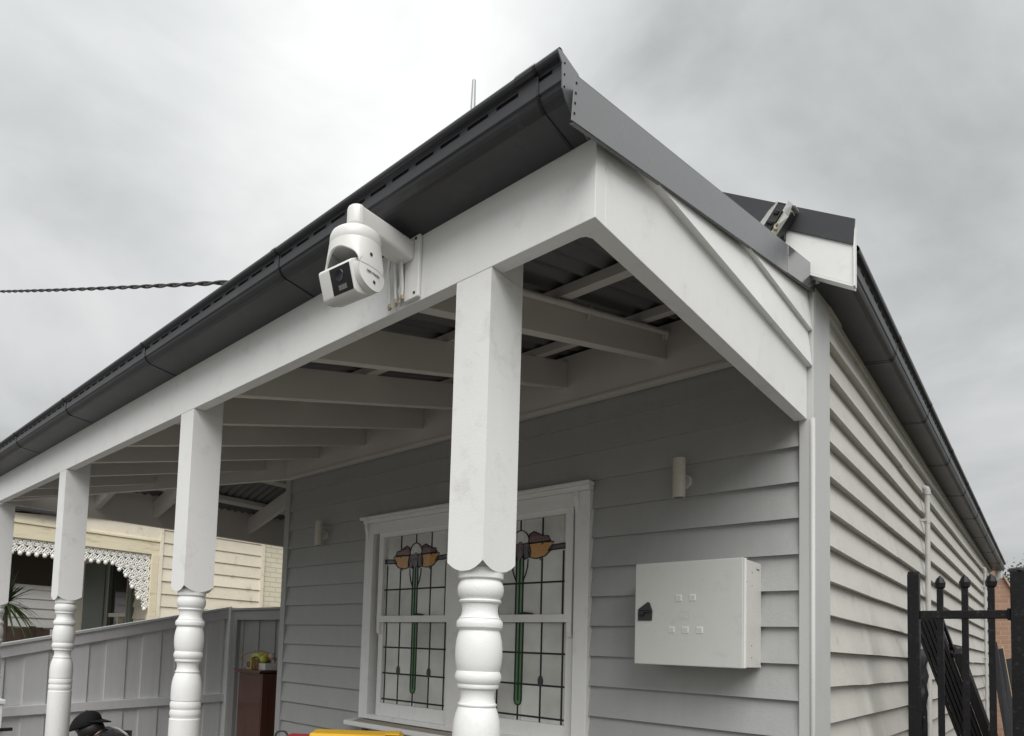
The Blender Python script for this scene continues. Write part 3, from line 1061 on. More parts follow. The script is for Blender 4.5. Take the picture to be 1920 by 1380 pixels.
for yk, z in ((-0.14, 1.955), (-0.14, 1.90), (-0.14, 1.60), (-0.14, 1.65)):
    lathe('rivet', [(0.0028, 0), (0.002, 0.0014)], (-0.178, yk, z), 'rubber', sb, 'x', 8)
box('vent_slot', (-0.178, -0.1772), (-0.085, -0.05), (1.972, 1.977), 'rubber', sb, 0)
tube('lock_ring', [(-0.178 + 0.006 * 0, -0.03 + 0.004 * cos(t), 1.563 + 0.004 * sin(t)) for t in [i * pi / 4 for i in range(8)]], 0.0012, 'carton', sb, 5, True)


# ------------------------------------------------------------------ wall lights
def wall_light(x, label):
    t = thing('wall_light', label, 'wall light', (x, -0.022, 2.42), 'up-down wall lights on the front wall')
    lathe('back_plate', [(0.036, 0), (0.036, -0.010), (0.032, -0.016)], (x, -0.020, 2.415), 'lamp', t, 'y', 28)
    lathe('stem', [(0.014, 0), (0.014, -0.045)], (x, -0.032, 2.415), 'lamp', t, 'y', 16)
    c = (x, -0.085, 2.42)
    lathe('lamp_tube', [(0.024, -0.092), (0.0285, -0.092), (0.0285, -0.016), (0.0272, -0.0155), (0.0272, -0.0135), (0.0285, -0.013), (0.0285, 0.013), (0.0272, 0.0135), (0.0272, 0.0155), (0.0285, 0.016), (0.0285, 0.092), (0.024, 0.092)], c, 'lamp', t, 'z', 32)
    lathe('lamp_glass', [(0.0235, -0.0915), (0.0235, -0.0925), (0.02, -0.093)], c, 'irwin', t, 'z', 24)
    return t


wall_light(-0.517, 'cream up-down wall light above the switchboard')
wall_light(-3.285, 'cream up-down wall light left of the stained glass window')

# ------------------------------------------------------------------ surveillance camera
H = Vector((-0.628, -1.957, 2.600))
sc = thing('surveillance_camera', 'white pan-tilt surveillance camera on arm bracket fixed to the verandah beam', 'security camera', (-0.60, -D, 2.605))
box('mounting_plate', (-0.622, -0.562), (-D - 0.014, -D - 0.0005), (2.607, 2.796), 'plastic', sc, 0.004, 3)
for z in (2.785, 2.622):
    lathe('screw', [(0.0045, 0), (0.004, -0.002), (0.0015, -0.0028)], (-0.578, -D - 0.014, z), 'rubber', sc, 'y', 10)
# arm: stadium in plan
ya, yb = -D - 0.012, H.y - 0.005
st = [(-0.648, ya), (-0.582, ya), (-0.588, yb)] + [(H.x + 0.014 + 0.030 * cos(radians(a)), yb + 0.032 * sin(radians(a))) for a in range(0, -181, -15)][1:-1] + [(-0.648, yb)]
v, f = prism_vf(st, 'z', 0.0, 0.058)
v = [(a, b, c + 2.722 - 0.055 * (b - ya)) for a, b, c in v]
link('arm', shade(data(v, f, bevel=0.011, seg=3), 50), 'plastic', sc)
HEADROT = Matrix.Translation((H.x, H.y, 2.722)) @ Matrix.Rotation(radians(6), 4, 'Z') @ Matrix.Scale(0.93, 4) @ Matrix.Translation((0, 0, -2.738))


def headmesh(me):
    me.transform(HEADROT)
    return me


v, f = lathe_vf([(0.030, 2.742), (0.066, 2.738), (0.073, 2.732), (0.076, 2.724), (0.077, 2.700), (0.0755, 2.697)], (0, 0, 0), 'z', 48)
link('swivel_base', headmesh(shade(data(v, f), 35)), 'plastic', sc)
# head shell: dome turned into two side cheeks with an open mouth between them
SH = []
SF = []
nx, nth = 28, 48
def xout(y):
    return 0.079 * math.sqrt(max(0.0, 1 - 0.55 * (y / 0.085) ** 2))


def head_shell():
    V, F = [], []
    rows, n = 20, 96
    for i in range(rows + 1):
        t = i / rows
        for k in range(n):
            a = 2 * pi * k / n
            ln = 1.0
            if sin(a) < 0 and abs(cos(a)) < 0.76:
                ln = 1.0 - 0.66 * max(0, 1 - (abs(cos(a)) / 0.76) ** 2.6) ** 0.6
            z = 2.6955 - t * ln * 0.082
            x_, y_ = 0.0778 * cos(a), 0.0778 * sin(a)
            w = min(1, t * ln * 1.3) * min(1, max(0, (abs(cos(a)) - 0.45) / 0.3))
            y2 = max(-0.058, min(0.058, y_))
            xx2 = math.copysign(xout(y2), x_)
            V.append((x_ * (1 - w) + xx2 * w, y_ * (1 - w) + y2 * w, z))
    for i in range(rows):
        for k in range(n):
            if True:
                F.append((i * n + k, i * n + (k + 1) % n, (i + 1) * n + (k + 1) % n, (i + 1) * n + k))
    F.append(tuple(range(n)))
    return V, F


v, f = head_shell()
hs = link('head_shell', headmesh(shade(data(v, f), 50)), 'plastic', sc)
md = hs.modifiers.new('thickness', 'SOLIDIFY')
md.thickness = 0.006
md.offset = -1
# cheeks: rounded discs hanging from the shell, axis along x
for s_ in (1, -1):
    R_ = 0.058
    cols_ = 17
    V, F = [], []
    for i in range(cols_):
        yv = -R_ + 2 * R_ * i / (cols_ - 1)
        zl = 2.608 - math.sqrt(max(0.0, R_ * R_ - yv * yv))
        for xv, zv in ((xout(yv), 2.6133), (xout(yv), 2.612), (xout(yv), zl), (0.056, zl), (0.056, 2.6133)):
            V.append((s_ * xv, yv, zv))
    for i in range(cols_ - 1):
        for q in range(5):
            F.append((i * 5 + q, i * 5 + (q + 1) % 5, i * 5 + 5 + (q + 1) % 5, i * 5 + 5 + q))
    F += [(0, 1, 2, 3, 4), tuple((cols_ - 1) * 5 + q for q in (4, 3, 2, 1, 0))]
    ck = link('cheek', headmesh(shade(data(V, F), 40)), 'plastic', sc)
    if s_ == 1:
        pts = [(xout(0.053 * cos(t)) + 0.0002, 0.053 * cos(t), 2.602 + 0.053 * sin(t)) for t in [radians(a) for a in range(-215, 36, 6)]]
        v, f = tube_vf(pts, 0.0006, 5)
        link('cheek_ring', headmesh(data(v, f)), 'mast', sc)
        for yo, zo in ((-0.012, 2.650), (0.004, 2.574)):
            v, f = lathe_vf([(0.0055, 0), (0.005, 0.0012), (0.002, 0.0016)], (xout(yo), yo, zo), 'x', 12)
            link('screw_cap', headmesh(data(v, f)), 'rubber', sc)
        text_part('lettering', 'HIKVISION', 0.0112, 'rubber', sc,
                  HEADROT @ Matrix.Translation((0.0792, -0.001, 2.597)) @ Matrix(((0, 0, 1, 0), (1, 0, 0, 0), (0, 1, 0, 0), (0, 0, 0, 1))))
# camera module, tilted down towards the street
def tl(y, z):      # rotate about x so that the -y face looks down
    a = radians(20)
    return (y * cos(a) - z * sin(a), 2.604 + y * sin(a) + z * cos(a))


prof = [(-0.066, -0.044), (-0.066, 0.032), (-0.060, 0.038), (-0.02, 0.047), (0.02, 0.045), (0.045, 0.030), (0.056, 0.0), (0.045, -0.034), (0.02, -0.052), (-0.03, -0.058), (-0.058, -0.053)]
v, f = prism_vf([tl(a, b) for a, b in prof], 'x', -0.077, 0.0545)
mod = link('camera_module', headmesh(shade(data(v, f, bevel=0.009, seg=3), 50)), 'plastic', sc)


def face_box(nm, x0, x1, z0, z1, d0, d1, mat, parent, bev=0.002):
    V = []
    for x in (x0, x1):
        for d in (d0, d1):
            for z in (z0, z1):
                y_, z_ = tl(-0.066 - d, z)
                V.append((x, y_, z_))
    F = [(0, 1, 3, 2), (4, 6, 7, 5), (0, 4, 5, 1), (2, 3, 7, 6), (0, 2, 6, 4), (1, 5, 7, 3)]
    return link(nm, headmesh(data(V, F, bevel=bev)), mat, parent)


face_box('lens_window', -0.030, 0.050, -0.042, 0.030, -0.002, 0.0012, 'black', mod, 0.0009)


def lens_disc(r, d, mat, zc, xc):
    V = []
    n = 24
    for dd, rr in ((0.001, r), (0.0028, r * 0.92), (0.0012, r * 0.7)):
        for k in range(n):
            a = 2 * pi * k / n
            yy_, zz_ = tl(-0.066 - dd - d, zc + rr * sin(a))
            V.append((xc + rr * cos(a), yy_, zz_))
    F = []
    for i in range(2):
        for k in range(n):
            F.append((i * n + k, i * n + (k + 1) % n, (i + 1) * n + (k + 1) % n, (i + 1) * n + k))
    F.append(tuple(2 * n + k for k in range(n)))
    return link('lens', headmesh(shade(data(V, F), 30)), mat, mod)


lens_disc(0.017, 0.0003, 'lens', 0.006, 0.006)
face_box('infrared_window', -0.004, 0.028, -0.034, -0.020, 0.0014, 0.0022, 'irwin', mod, 0.0005)
# slack cable loops hanging beside the plate
for i in range(9):
    x = -0.690 + 0.0085 * i + RNG.uniform(-0.003, 0.003)
    yb_ = -D - 0.012 - 0.006 * (i % 3)
    zb_ = 2.628 + RNG.uniform(-0.012, 0.01)
    pts = [(x + 0.012, yb_ - 0.012, 2.755), (x + 0.004, yb_ - 0.01, 2.72), (x + RNG.uniform(-.003, .003), yb_, 2.68), (x + RNG.uniform(-.004, .004), yb_, 2.65), (x, yb_ + 0.002, zb_)]
    tube('cable', pts, 0.0036, 'plastic', sc, 8)
    tube('cable_tip', [(x, yb_ + 0.002, zb_), (x + 0.004, yb_ + 0.003, zb_ - 0.012)], 0.0038, 'cableend', sc, 8)
tube('cable', [(-0.665, -D - 0.008, 2.628), (-0.655, -D - 0.012, 2.612), (-0.640, -D - 0.010, 2.618), (-0.645, -D - 0.006, 2.64)], 0.004, 'plastic', sc, 8)

# ------------------------------------------------------------------ conduit under the roof
cd = thing('conduit', 'white conduit pipe clipped along the outermost verandah rafter', 'pipe', (-0.58, -0.1, 3.1))
def cp(y, dx=0.0):
    return (-0.580 + dx, y, rbot(y) + 0.122)
tube('pipe', [cp(-1.69), cp(-0.8), cp(-0.12), cp(-0.09), (-0.592, -0.078, rbot(-0.078) + 0.112), (-0.600, -0.074, rbot(-0.07) + 0.095)], 0.0125, 'ceil', cd, 12)
for y in (-0.80, -0.125):
    a = cp(y)
    tube('saddle_clip', [(a[0] + 0.0135 * cos(t), a[1], a[2] + 0.0135 * sin(t)) for t in [i * 2 * pi / 14 for i in range(14)]], 0.0035, 'ceil', cd, 6, True)
    tube('saddle_clip', [(a[0], a[1], a[2] - 0.012), (a[0] - 0.008, a[1], a[2] - 0.035)], 0.005, 'ceil', cd, 6)


# ------------------------------------------------------------------ pipes on the side wall
def wall_pipe(y, ztop, label):
    t = thing('wall_pipe', label, 'pipe', sw(0.06, y, 0.03), 'white pipes on the side wall')
    tube('pipe', [sw(0.06, y, 0.03), sw(0.06, y, ztop - 0.03), sw(0.058, y, ztop - 0.008), sw(0.045, y, ztop)], 0.0165, 'pipe', t, 14)
    tube('elbow', [sw(0.06, y, ztop - 0.05), sw(0.06, y, ztop - 0.02), sw(0.055, y, ztop - 0.004), sw(0.040, y, ztop + 0.004), sw(0.02, y, ztop + 0.004)], 0.0215, 'pipe', t, 14)
    for z in (ztop - 0.24, ztop - 1.15, ztop - 2.0):
        tube('coupling', [sw(0.06, y, z - 0.022), sw(0.06, y, z + 0.022)], 0.0195, 'pipe', t, 14)
        v, f = box_vf((0.02, 0.062), (y - 0.03, y - 0.018), (z - 0.01, z + 0.01))
        link('pipe_bracket', data([sw(*p) for p in v], f, bevel=0.002), 'pipe', t)
    return t


wall_pipe(2.92, 2.89, 'white pipe with elbow up the side wall, nearest the gate post')
wall_pipe(8.05, 2.86, 'thin white pipe far along the side wall behind the gate bars')

# ------------------------------------------------------------------ broken sensor on the gable
ss = thing('broken_sensor_light', 'weathered open sensor housing with torn plastic film on the gable barge', 'sensor', (-0.09, -0.13, 3.40))
rot = Matrix.Translation((-0.080, -0.145, 3.425)) @ Matrix.Rotation(radians(36), 4, 'Y') @ Matrix.Scale(0.80, 4)
def rb(name, x, y, z, mat, par, bev=0.002):
    v, f = box_vf(x, y, z)
    return link(name, data([tuple(rot @ Vector(p)) for p in v], f, bevel=bev), mat, par)
rb('housing', (-0.050, -0.004), (-0.03, 0.035), (-0.095, 0.085), 'rubber', ss)
rb('back_plate', (0.0, 0.042), (-0.026, 0.030), (-0.10, 0.070), 'dirtycream', ss, 0.004)
rb('frame_edge', (-0.056, -0.0505), (-0.036, 0.034), (-0.06, 0.09), 'carton', ss)
rb('frame_edge', (-0.056, 0.046), (-0.034, 0.034), (0.0865, 0.092), 'carton', ss)
rb('gasket', (0.0425, 0.050), (-0.03, 0.034), (-0.09, 0.06), 'rubber', ss)
rb('inner_clip', (-0.046, -0.010), (-0.042, -0.031), (-0.02, -0.004), 'black', ss)
rb('inner_clip', (-0.040, -0.016), (-0.040, -0.031), (0.03, 0.05), 'black', ss)
v, f = tube_vf([tuple(rot @ Vector((0.020 + 0.013 * cos(t), -0.030, -0.02 + 0.013 * sin(t)))) for t in [i * pi / 6 for i in range(12)]], 0.005, 8, True)
link('screw_boss', shade(data(v, f)), 'dirtycream', ss)
V = [tuple(rot @ Vector(p)) for p in ((0.0, -0.04, 0.10), (0.04, -0.05, 0.085), (0.052, -0.04, 0.03), (0.03, -0.05, -0.02), (0.045, -0.03, -0.06), (0.02, -0.045, 0.04), (0.006, -0.046, 0.05))]
V += [(a + 0.001, b - 0.0015, c) for a, b, c in V]
link('torn_film', data(V, [(0, 1, 2, 5, 6), (2, 3, 5), (2, 4, 3), (13, 12, 9, 8, 7), (12, 10, 9), (10, 11, 9), (0, 1, 8, 7), (1, 2, 9, 8)]), 'wrap', ss)
V = [tuple(rot @ Vector(p)) for p in ((-0.056, -0.034, 0.09), (-0.075, -0.03, 0.04), (-0.085, -0.025, -0.03), (-0.070, -0.03, -0.09), (-0.056, -0.03, -0.06))]
V += [(a, b - 0.0015, c) for a, b, c in V]
link('torn_film', data(V, [(0, 1, 2, 3, 4), (9, 8, 7, 6, 5), (0, 1, 6, 5), (1, 2, 7, 6)]), 'wrap', ss)
box('bracket', (-0.11, -0.06), (-0.125, -0.106), (3.36, 3.40), 'rubber', ss, 0.002)

# ------------------------------------------------------------------ mast on the ridge
ma = tube('antenna_mast', [(-2.035, 0.1, 4.75), (-2.035, 0.1, 5.05), (-2.031, 0.1, 5.405), (-2.031, 0.1, 5.415)], [0.024, 0.020, 0.013, 0.004], 'mast', None, 12)
tag(ma, 'slim pale grey mast standing above the verandah roof line', 'mast')

# ------------------------------------------------------------------ overhead cable
def ray(u, v, d):
    return EYE + (RT * ((u - 794.81) / 1237.17) - UP * ((v - 1134.37) / 1237.17) + FW) * d
oc = thing('overhead_cable', 'twisted black overhead power cable crossing the left sky', 'cable', tuple(ray(0, 541, 12)))
P0, P1 = Vector((-20.255, -0.536, 10.249)), Vector((-3.728, 0.131, 4.688))
ax_ = (P1 - P0).normalized()
n1_ = ax_.cross(Vector((0, 0, 1))).normalized()
n2_ = n1_.cross(ax_)
for s in range(2):
    pts = []
    for i in range(401):
        t = i / 400
        sag = -0.06 * 4 * t * (1 - t)
        a = t * 2 * pi * 24 + s * pi
        pts.append(tuple(P0.lerp(P1, t) + Vector((0, 0, sag)) + (n1_ * cos(a) + n2_ * sin(a)) * 0.0125))
    tube('cable_strand', pts, 0.013, 'cable', oc, 6)
tube('attachment_mast', [(P1.x, P1.y, 3.2), (P1.x, P1.y, P1.z + 0.06)], 0.03, 'mast', oc, 10)

# ------------------------------------------------------------------ boundary fence on the left, top raked to the street
FX = -5.60
bf = thing('boundary_fence', 'grey painted paling fence along the left boundary with raked capped top', 'fence', (FX, -0.5, 0))
def ftop(y):
    return 1.475 + (y + 1.537) * (1.915 - 1.475) / 2.04
y = -3.2
i = 0
while y < 0.47:
    w = 0.165
    y1 = min(y + w, 0.47)
    off = 0.0 if i % 2 == 0 else 0.013
    zt = min(ftop(y) - 0.02, 1.9)
    zt1 = min(ftop(y1) - 0.02, 1.9)
    V = [(FX - 0.014 + off, y, 0.02), (FX - 0.014 + off, y1 + 0.016, 0.02), (FX - 0.014 + off, y1 + 0.016, zt1), (FX - 0.014 + off, y, zt)]
    V += [(a + 0.012, b, c) for a, b, c in V]
    link('paling', data(V, [(0, 1, 2, 3), (7, 6, 5, 4), (0, 1, 5, 4), (1, 2, 6, 5), (2, 3, 7, 6), (3, 0, 4, 7)], bevel=0.0015), 'fence', bf)
    y = y1
    i += 1
for za, zb, th, nm, mat in ((-0.095, 0.0, 0.040, 'top_rail', 'fence'), (0.003, 0.028, 0.062, 'capping', 'fencecap')):
    V = []
    for yv in (-3.2, 0.50):
        for xx_, zz in ((FX + 0.012 - (0.035 if nm == 'capping' else 0), za), (FX + 0.012 + th - 0.012, za), (FX + 0.012 + th - 0.012, zb), (FX + 0.012 - (0.035 if nm == 'capping' else 0), zb)):
            V.append((xx_, yv, ftop(yv) + zz))
    link(nm, data(V, [(0, 1, 2, 3), (4, 5, 6, 7), (0, 1, 5, 4), (1, 2, 6, 5), (2, 3, 7, 6), (3, 0, 4, 7)], bevel=0.002), mat, bf)
V = []
for yv in (-3.2, 0.47):
    zc_ = 0.93 + (yv + 1.487) * 0.061 / 2.018
    for xx_, dz in ((FX + 0.012, -0.04), (FX + 0.045, -0.04), (FX + 0.045, 0.04), (FX + 0.012, 0.04)):
        V.append((xx_, yv, zc_ + dz))
link('middle_rail', data(V, [(0, 1, 2, 3), (4, 5, 6, 7), (0, 1, 5, 4), (1, 2, 6, 5), (2, 3, 7, 6), (3, 0, 4, 7)], bevel=0.002), 'fence', bf)
box('fence_post', (FX - 0.01, FX + 0.085), (0.47, 0.57), (0.0, 1.93), 'fencecap', bf, 0.003)
# return fence between boundary and house
rf = thing('return_fence', 'grey timber fence panel behind the dark red cabinet', 'fence', (-4.7, 0.56, 0))
x = FX + 0.085
i = 0
while x < -3.86:
    w = 0.15
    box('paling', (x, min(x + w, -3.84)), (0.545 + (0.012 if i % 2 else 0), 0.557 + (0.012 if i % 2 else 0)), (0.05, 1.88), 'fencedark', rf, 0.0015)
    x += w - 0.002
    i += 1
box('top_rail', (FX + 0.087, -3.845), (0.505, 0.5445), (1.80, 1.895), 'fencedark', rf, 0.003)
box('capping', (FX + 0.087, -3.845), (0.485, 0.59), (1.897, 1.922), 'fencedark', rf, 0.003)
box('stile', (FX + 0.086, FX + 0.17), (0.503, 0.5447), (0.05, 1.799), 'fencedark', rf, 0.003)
# grey pillar with pale cap at the left edge
PILLAR = (-3.747, -1.968, 1.194)
gp = thing('fence_pillar', 'grey pillar with pale cap at the extreme left edge', 'pillar', (PILLAR[0], PILLAR[1], 0))
px0, py0, pz0 = PILLAR
box('shaft', (px0 - 0.22, px0), (py0 - 0.2, py0), (0.0, pz0 - 0.027), 'fence', gp, 0.004)
box('cap', (px0 - 0.235, px0 + 0.012), (py0 - 0.212, py0 + 0.012), (pz0 - 0.0265, pz0), 'fencecap', gp, 0.005)
box('latch_bar', (px0 - 0.002, px0 + 0.018), (py0 - 0.05, py0 + 0.055), (pz0 - 0.185, pz0 - 0.165), 'black', gp, 0.003)

# ------------------------------------------------------------------ dark red cabinet with fruit basket
cb = thing('wooden_cabinet', 'tall dark red wooden cabinet standing by the return fence', 'cabinet', (-4.49, 0.27, 0.135))
CX0, CX1, CY0, CY1, CT = -4.675, -4.275, 0.10, 0.44, 1.335
box('carcass', (CX0 + 0.012, CX1 - 0.012), (CY0 + 0.012, CY1 - 0.012), (0.0, CT - 0.03), 'cabinet', cb, 0.003)
prism('cornice', [(CX0 - 0.028, CT), (CX1 + 0.028, CT), (CX1 + 0.022, CT - 0.012), (CX1 - 0.004, CT - 0.03), (CX0 + 0.004, CT - 0.03), (CX0 - 0.022, CT - 0.012)], 'y', CY0 - 0.025, CY1 + 0.02, 'cabinet', cb, 0.002)
for y0, y1, z0, z1 in ((CY0 + 0.014, CY0 + 0.075, 0.05, CT - 0.031), (CY1 - 0.075, CY1 - 0.014, 0.05, CT - 0.031), (CY0 + 0.0755, CY1 - 0.0755, CT - 0.11, CT - 0.031)):
    box('door_frame', (CX1 - 0.0118, CX1 + 0.004), (y0, y1), (z0, z1), 'cabinet', cb, 0.002)
box('door_panel', (CX1 - 0.0118, CX1 - 0.004), (CY0 + 0.0757, CY1 - 0.0757), (0.05, CT - 0.111), 'cabinet', cb, 0)
bk = thing('fruit_basket', 'woven brown basket of fruit on the wooden cabinet', 'basket', (-4.46, 0.22, CT))
def basket_vf(x0, x1, y0, y1, z0, h):
    parts = []
    for k in range(6):
        z = z0 + h * (k + .5) / 6
        e = 0.008 * k / 6
        pts = []
        for q in range(28):
            t = q / 28 * 4
            s, u_ = int(t), t - int(t)
            P = [((x0 - e) + (x1 - x0 + 2 * e) * u_, y0 - e), (x1 + e, (y0 - e) + (y1 - y0 + 2 * e) * u_), ((x1 + e) - (x1 - x0 + 2 * e) * u_, y1 + e), (x0 - e, (y1 + e) - (y1 - y0 + 2 * e) * u_)][s]
            wv = 0.003 * (1 if (q + k) % 2 else -1)
            cxm, cym = (x0 + x1) / 2, (y0 + y1) / 2
            d_ = Vector((P[0] - cxm, P[1] - cym)).normalized() * wv
            pts.append((P[0] + d_.x, P[1] + d_.y, z))
        parts.append(tube_vf(pts, h / 11, 6, True))
    parts.append(box_vf((x0, x1), (y0, y1), (z0, z0 + 0.008)))
    return merge(parts)
v, f = basket_vf(-4.58, -4.42, 0.14, 0.27, CT + 0.001, 0.085)
link('basket_body', shade(data(v, f)), 'wicker', bk)
tube('basket_handle', [(-4.50 + 0.135 * cos(radians(a)), 0.205 + 0.10 * cos(radians(a)), CT + 0.08 + 0.085 * sin(radians(a))) for a in range(0, 181, 12)], 0.006, 'wicker', bk, 8)
ct = box('carton', (-4.405, -4.30), (0.15, 0.30), (CT + 0.001, CT + 0.06), 'carton', None, 0.003)
tag(ct, 'small white carton at the right end of the cabinet top', 'carton')
pb = prism('paper_bag', [(-4.50, CT + 0.001), (-4.425, CT + 0.001), (-4.418, CT + 0.085), (-4.435, CT + 0.10), (-4.49, CT + 0.095), (-4.508, CT + 0.08)], 'y', 0.085, 0.13, 'wicker', None, 0.003)
tag(pb, 'brown paper bag with dark print in front of the fruit basket', 'bag')
link('bag_print', data(*merge([tube_vf([(-4.462 + 0.012 * cos(t), 0.0835, CT + 0.045 + 0.026 * sin(t)) for t in [i * pi / 8 for i in range(16)]], 0.003, 6, True), box_vf((-4.492, -4.484), (0.0832, 0.0848), (CT + 0.02, CT + 0.07))])), 'rubber', pb)
# bananas
bn = thing('banana_bunch', 'green-yellow bananas heaped in the fruit basket', 'bananas', (-4.50, 0.2, CT + 0.09))
for i in range(4):
    o_ = 0.02 * i
    pts = [(-4.575 + 0.028 * k, 0.165 + o_ + 0.004 * k, CT + 0.092 + 0.035 * sin(k / 6 * pi) + 0.004 * i) for k in range(7)]
    tube('banana', pts, [0.006, 0.014, 0.017, 0.018, 0.017, 0.013, 0.005], 'banana', bn, 8)
for nm, px_, py_, pz_, r_, mt, lab in (('peach', -4.375, 0.21, 0.108, 0.036, 'peach', 'orange-red peach on top of the white carton'), ('apple', -4.345, 0.16, 0.094, 0.034, 'banana', 'yellow-green apple at the front of the white carton'), ('onion', -4.325, 0.23, 0.122, 0.032, 'dirtycream', 'pale round fruit at the back of the white carton')):
    pr = [(max(0.002, r_ * sin(pi * k / 12) * (1 + 0.04 * cos(pi * k / 6))), -r_ * 0.92 * cos(pi * k / 12) - (0.004 if k == 12 else 0)) for k in range(13)]
    o = lathe(nm, pr, (px_, py_, CT + pz_), mt, None, 'z', 20, 80)
    tag(o, lab, 'fruit')

# ------------------------------------------------------------------ yellow stepladder, only its head in view
ld = thing('stepladder', 'yellow stepladder with red end fitting below the window sill', 'ladder', (-1.36, -1.30, 0.135))
LA = Vector((-1.52, -1.46, 1.222))
LB = Vector((-1.19, -1.155, 1.225))
la_d = (LB - LA).normalized()
la_n = Vector((-la_d.y, la_d.x, 0))
def lbx(name, s0, s1, n0, n1, z0, z1, mat, par, bev=0.006):
    v, f = box_vf((s0, s1), (n0, n1), (z0, z1))
    V = [tuple(LA + la_d * a + la_n * b + Vector((0, 0, c))) for a, b, c in v]
    return link(name, data(V, f, bevel=bev, seg=3), mat, par)
Ls = (LB - LA).length
lbx('top_cap', 0.075, Ls, -0.07, 0.07, -0.035, 0.014, 'yellow', ld, 0.012)
lbx('end_fitting', -0.03, 0.074, -0.06, 0.06, -0.05, -0.006, 'red', ld, 0.012)
lbx('cap_lip', Ls - 0.07, Ls - 0.01, -0.075, 0.02, 0.0142, 0.022, 'yellow', ld, 0.003)
for s in (0.02, Ls - 0.04):
    for sg in (-1, 1):
        a_ = LA + la_d * s + Vector((0, 0, -0.03)) + la_n * 0.05 * sg
        b_ = LA + la_d * (s + (-0.04 if s < 0.1 else 0.04)) + la_n * (0.33 * sg)
        b_.z = 0.137
        tube('leg', [tuple(a_), tuple(b_)], 0.016, 'yellow', ld, 8)
for k in range(3):
    t = 0.28 + 0.24 * k
    a_ = LA + la_d * 0.01 + la_n * (0.05 + 0.28 * t)
    b_ = LA + la_d * (Ls - 0.02) + la_n * (0.05 + 0.28 * t)
    zz = LA.z - 0.03 - t * (LA.z - 0.167)
    tube('rung', [(a_.x, a_.y, zz), (b_.x, b_.y, zz)], 0.016, 'yellow', ld, 8)
# red tool ring lying at the left
tube('strap_loop', [tuple(LA + la_d * (-0.05 + 0.025 * cos(t)) + Vector((0, 0, -0.012 + 0.022 * sin(t)))) for t in [i * pi / 8 for i in range(16)]], 0.005, 'rubber', ld, 6, True)

# ------------------------------------------------------------------ crouching person
def skin_body(name, joints, edges, root, mat, parent, sub=2):
    me = bpy.data.meshes.new(name)
    names = list(joints)
    me.from_pydata([joints[n][0] for n in names], [(names.index(a), names.index(b)) for a, b in edges], [])
    o = bpy.data.objects.new(name, me)
    COL.objects.link(o)
    md_ = o.modifiers.new('skin', 'SKIN')
    md_.use_smooth_shade = True
    sm = o.modifiers.new('sub', 'SUBSURF')
    sm.levels = sub
    sm.render_levels = sub
    for i, n in enumerate(names):
        r = joints[n][1]
        me.skin_vertices[0].data[i].radius = r if isinstance(r, tuple) else (r, r)
        me.skin_vertices[0].data[i].use_root = (n == root)
    me.materials.append(M[mat])
    if parent:
        o.parent = parent
        o.matrix_parent_inverse = world_of(parent).inverted()
    return o


HD = Vector((-4.44, -1.255, 0.945))     # head centre
DF = Vector((-0.72, -0.69, 0.0))        # the way the person faces
DS = Vector((-DF.y, DF.x, 0)) * -1      # to the person's left / camera side
def W(f_, s, z):
    return tuple(HD + DF * f_ + DS * s + Vector((0, 0, z)))
pe = thing('person', 'person in a backwards black cap and striped black jacket crouching by the fence', 'person', (HD.x + 0.3, HD.y + 0.3, 0.0))
J = {
    'pelvis': (W(-0.46, 0, -0.50), 0.145), 'spine': (W(-0.36, 0, -0.33), 0.135), 'chest': (W(-0.22, 0, -0.17), (0.15, 0.13)), 'neckb': (W(-0.115, 0, -0.105), 0.075), 'neck': (W(-0.07, 0, -0.07), 0.055), 'skull': (W(-0.02, 0, -0.015), 0.085), 'brow': (W(0.03, 0, -0.03), 0.075), 'chin': (W(0.055, 0, -0.085), 0.05),
}
E = [('pelvis', 'spine'), ('spine', 'chest'), ('chest', 'neckb'), ('neckb', 'neck'), ('neck', 'skull'), ('skull', 'brow'), ('brow', 'chin')]
for s, tag_ in ((1, 'l'), (-1, 'r')):
    J['sh' + tag_] = (W(-0.175, 0.17 * s, -0.155), 0.075)
    J['el' + tag_] = (W(0.02, 0.23 * s, -0.38), 0.047)
    J['wr' + tag_] = (W(0.22, 0.12 * s, -0.50), 0.032)
    J['pa' + tag_] = (W(0.29, 0.10 * s, -0.53), 0.034)
    E += [('chest', 'sh' + tag_), ('sh' + tag_, 'el' + tag_), ('el' + tag_, 'wr' + tag_), ('wr' + tag_, 'pa' + tag_)]
    for q in range(4):
        J['f%d%s' % (q, tag_)] = (W(0.335, (0.07 + 0.02 * q) * s, -0.555), 0.010)
        J['g%d%s' % (q, tag_)] = (W(0.355 - 0.004 * q, (0.07 + 0.02 * q) * s, -0.592), 0.008)
        E += [('pa' + tag_, 'f%d%s' % (q, tag_)), ('f%d%s' % (q, tag_), 'g%d%s' % (q, tag_))]
    J['th' + tag_] = (W(0.27, 0.05 * s, -0.54), 0.011)
    J['ti' + tag_] = (W(0.30, 0.045 * s, -0.57), 0.009)
    E += [('wr' + tag_, 'th' + tag_), ('th' + tag_, 'ti' + tag_)]
    J['hip' + tag_] = (W(-0.44, 0.10 * s, -0.54), 0.10)
    J['kn' + tag_] = (W(-0.10, 0.20 * s, -0.47), 0.068)
    J['an' + tag_] = (W(-0.36, 0.16 * s, -0.81), 0.046)
    J['toe' + tag_] = (W(-0.16, 0.18 * s, -0.862), 0.038)
    E += [('pelvis', 'hip' + tag_), ('hip' + tag_, 'kn' + tag_), ('kn' + tag_, 'an' + tag_), ('an' + tag_, 'toe' + tag_)]
body = skin_body('body', J, E, 'pelvis', 'skin', pe)
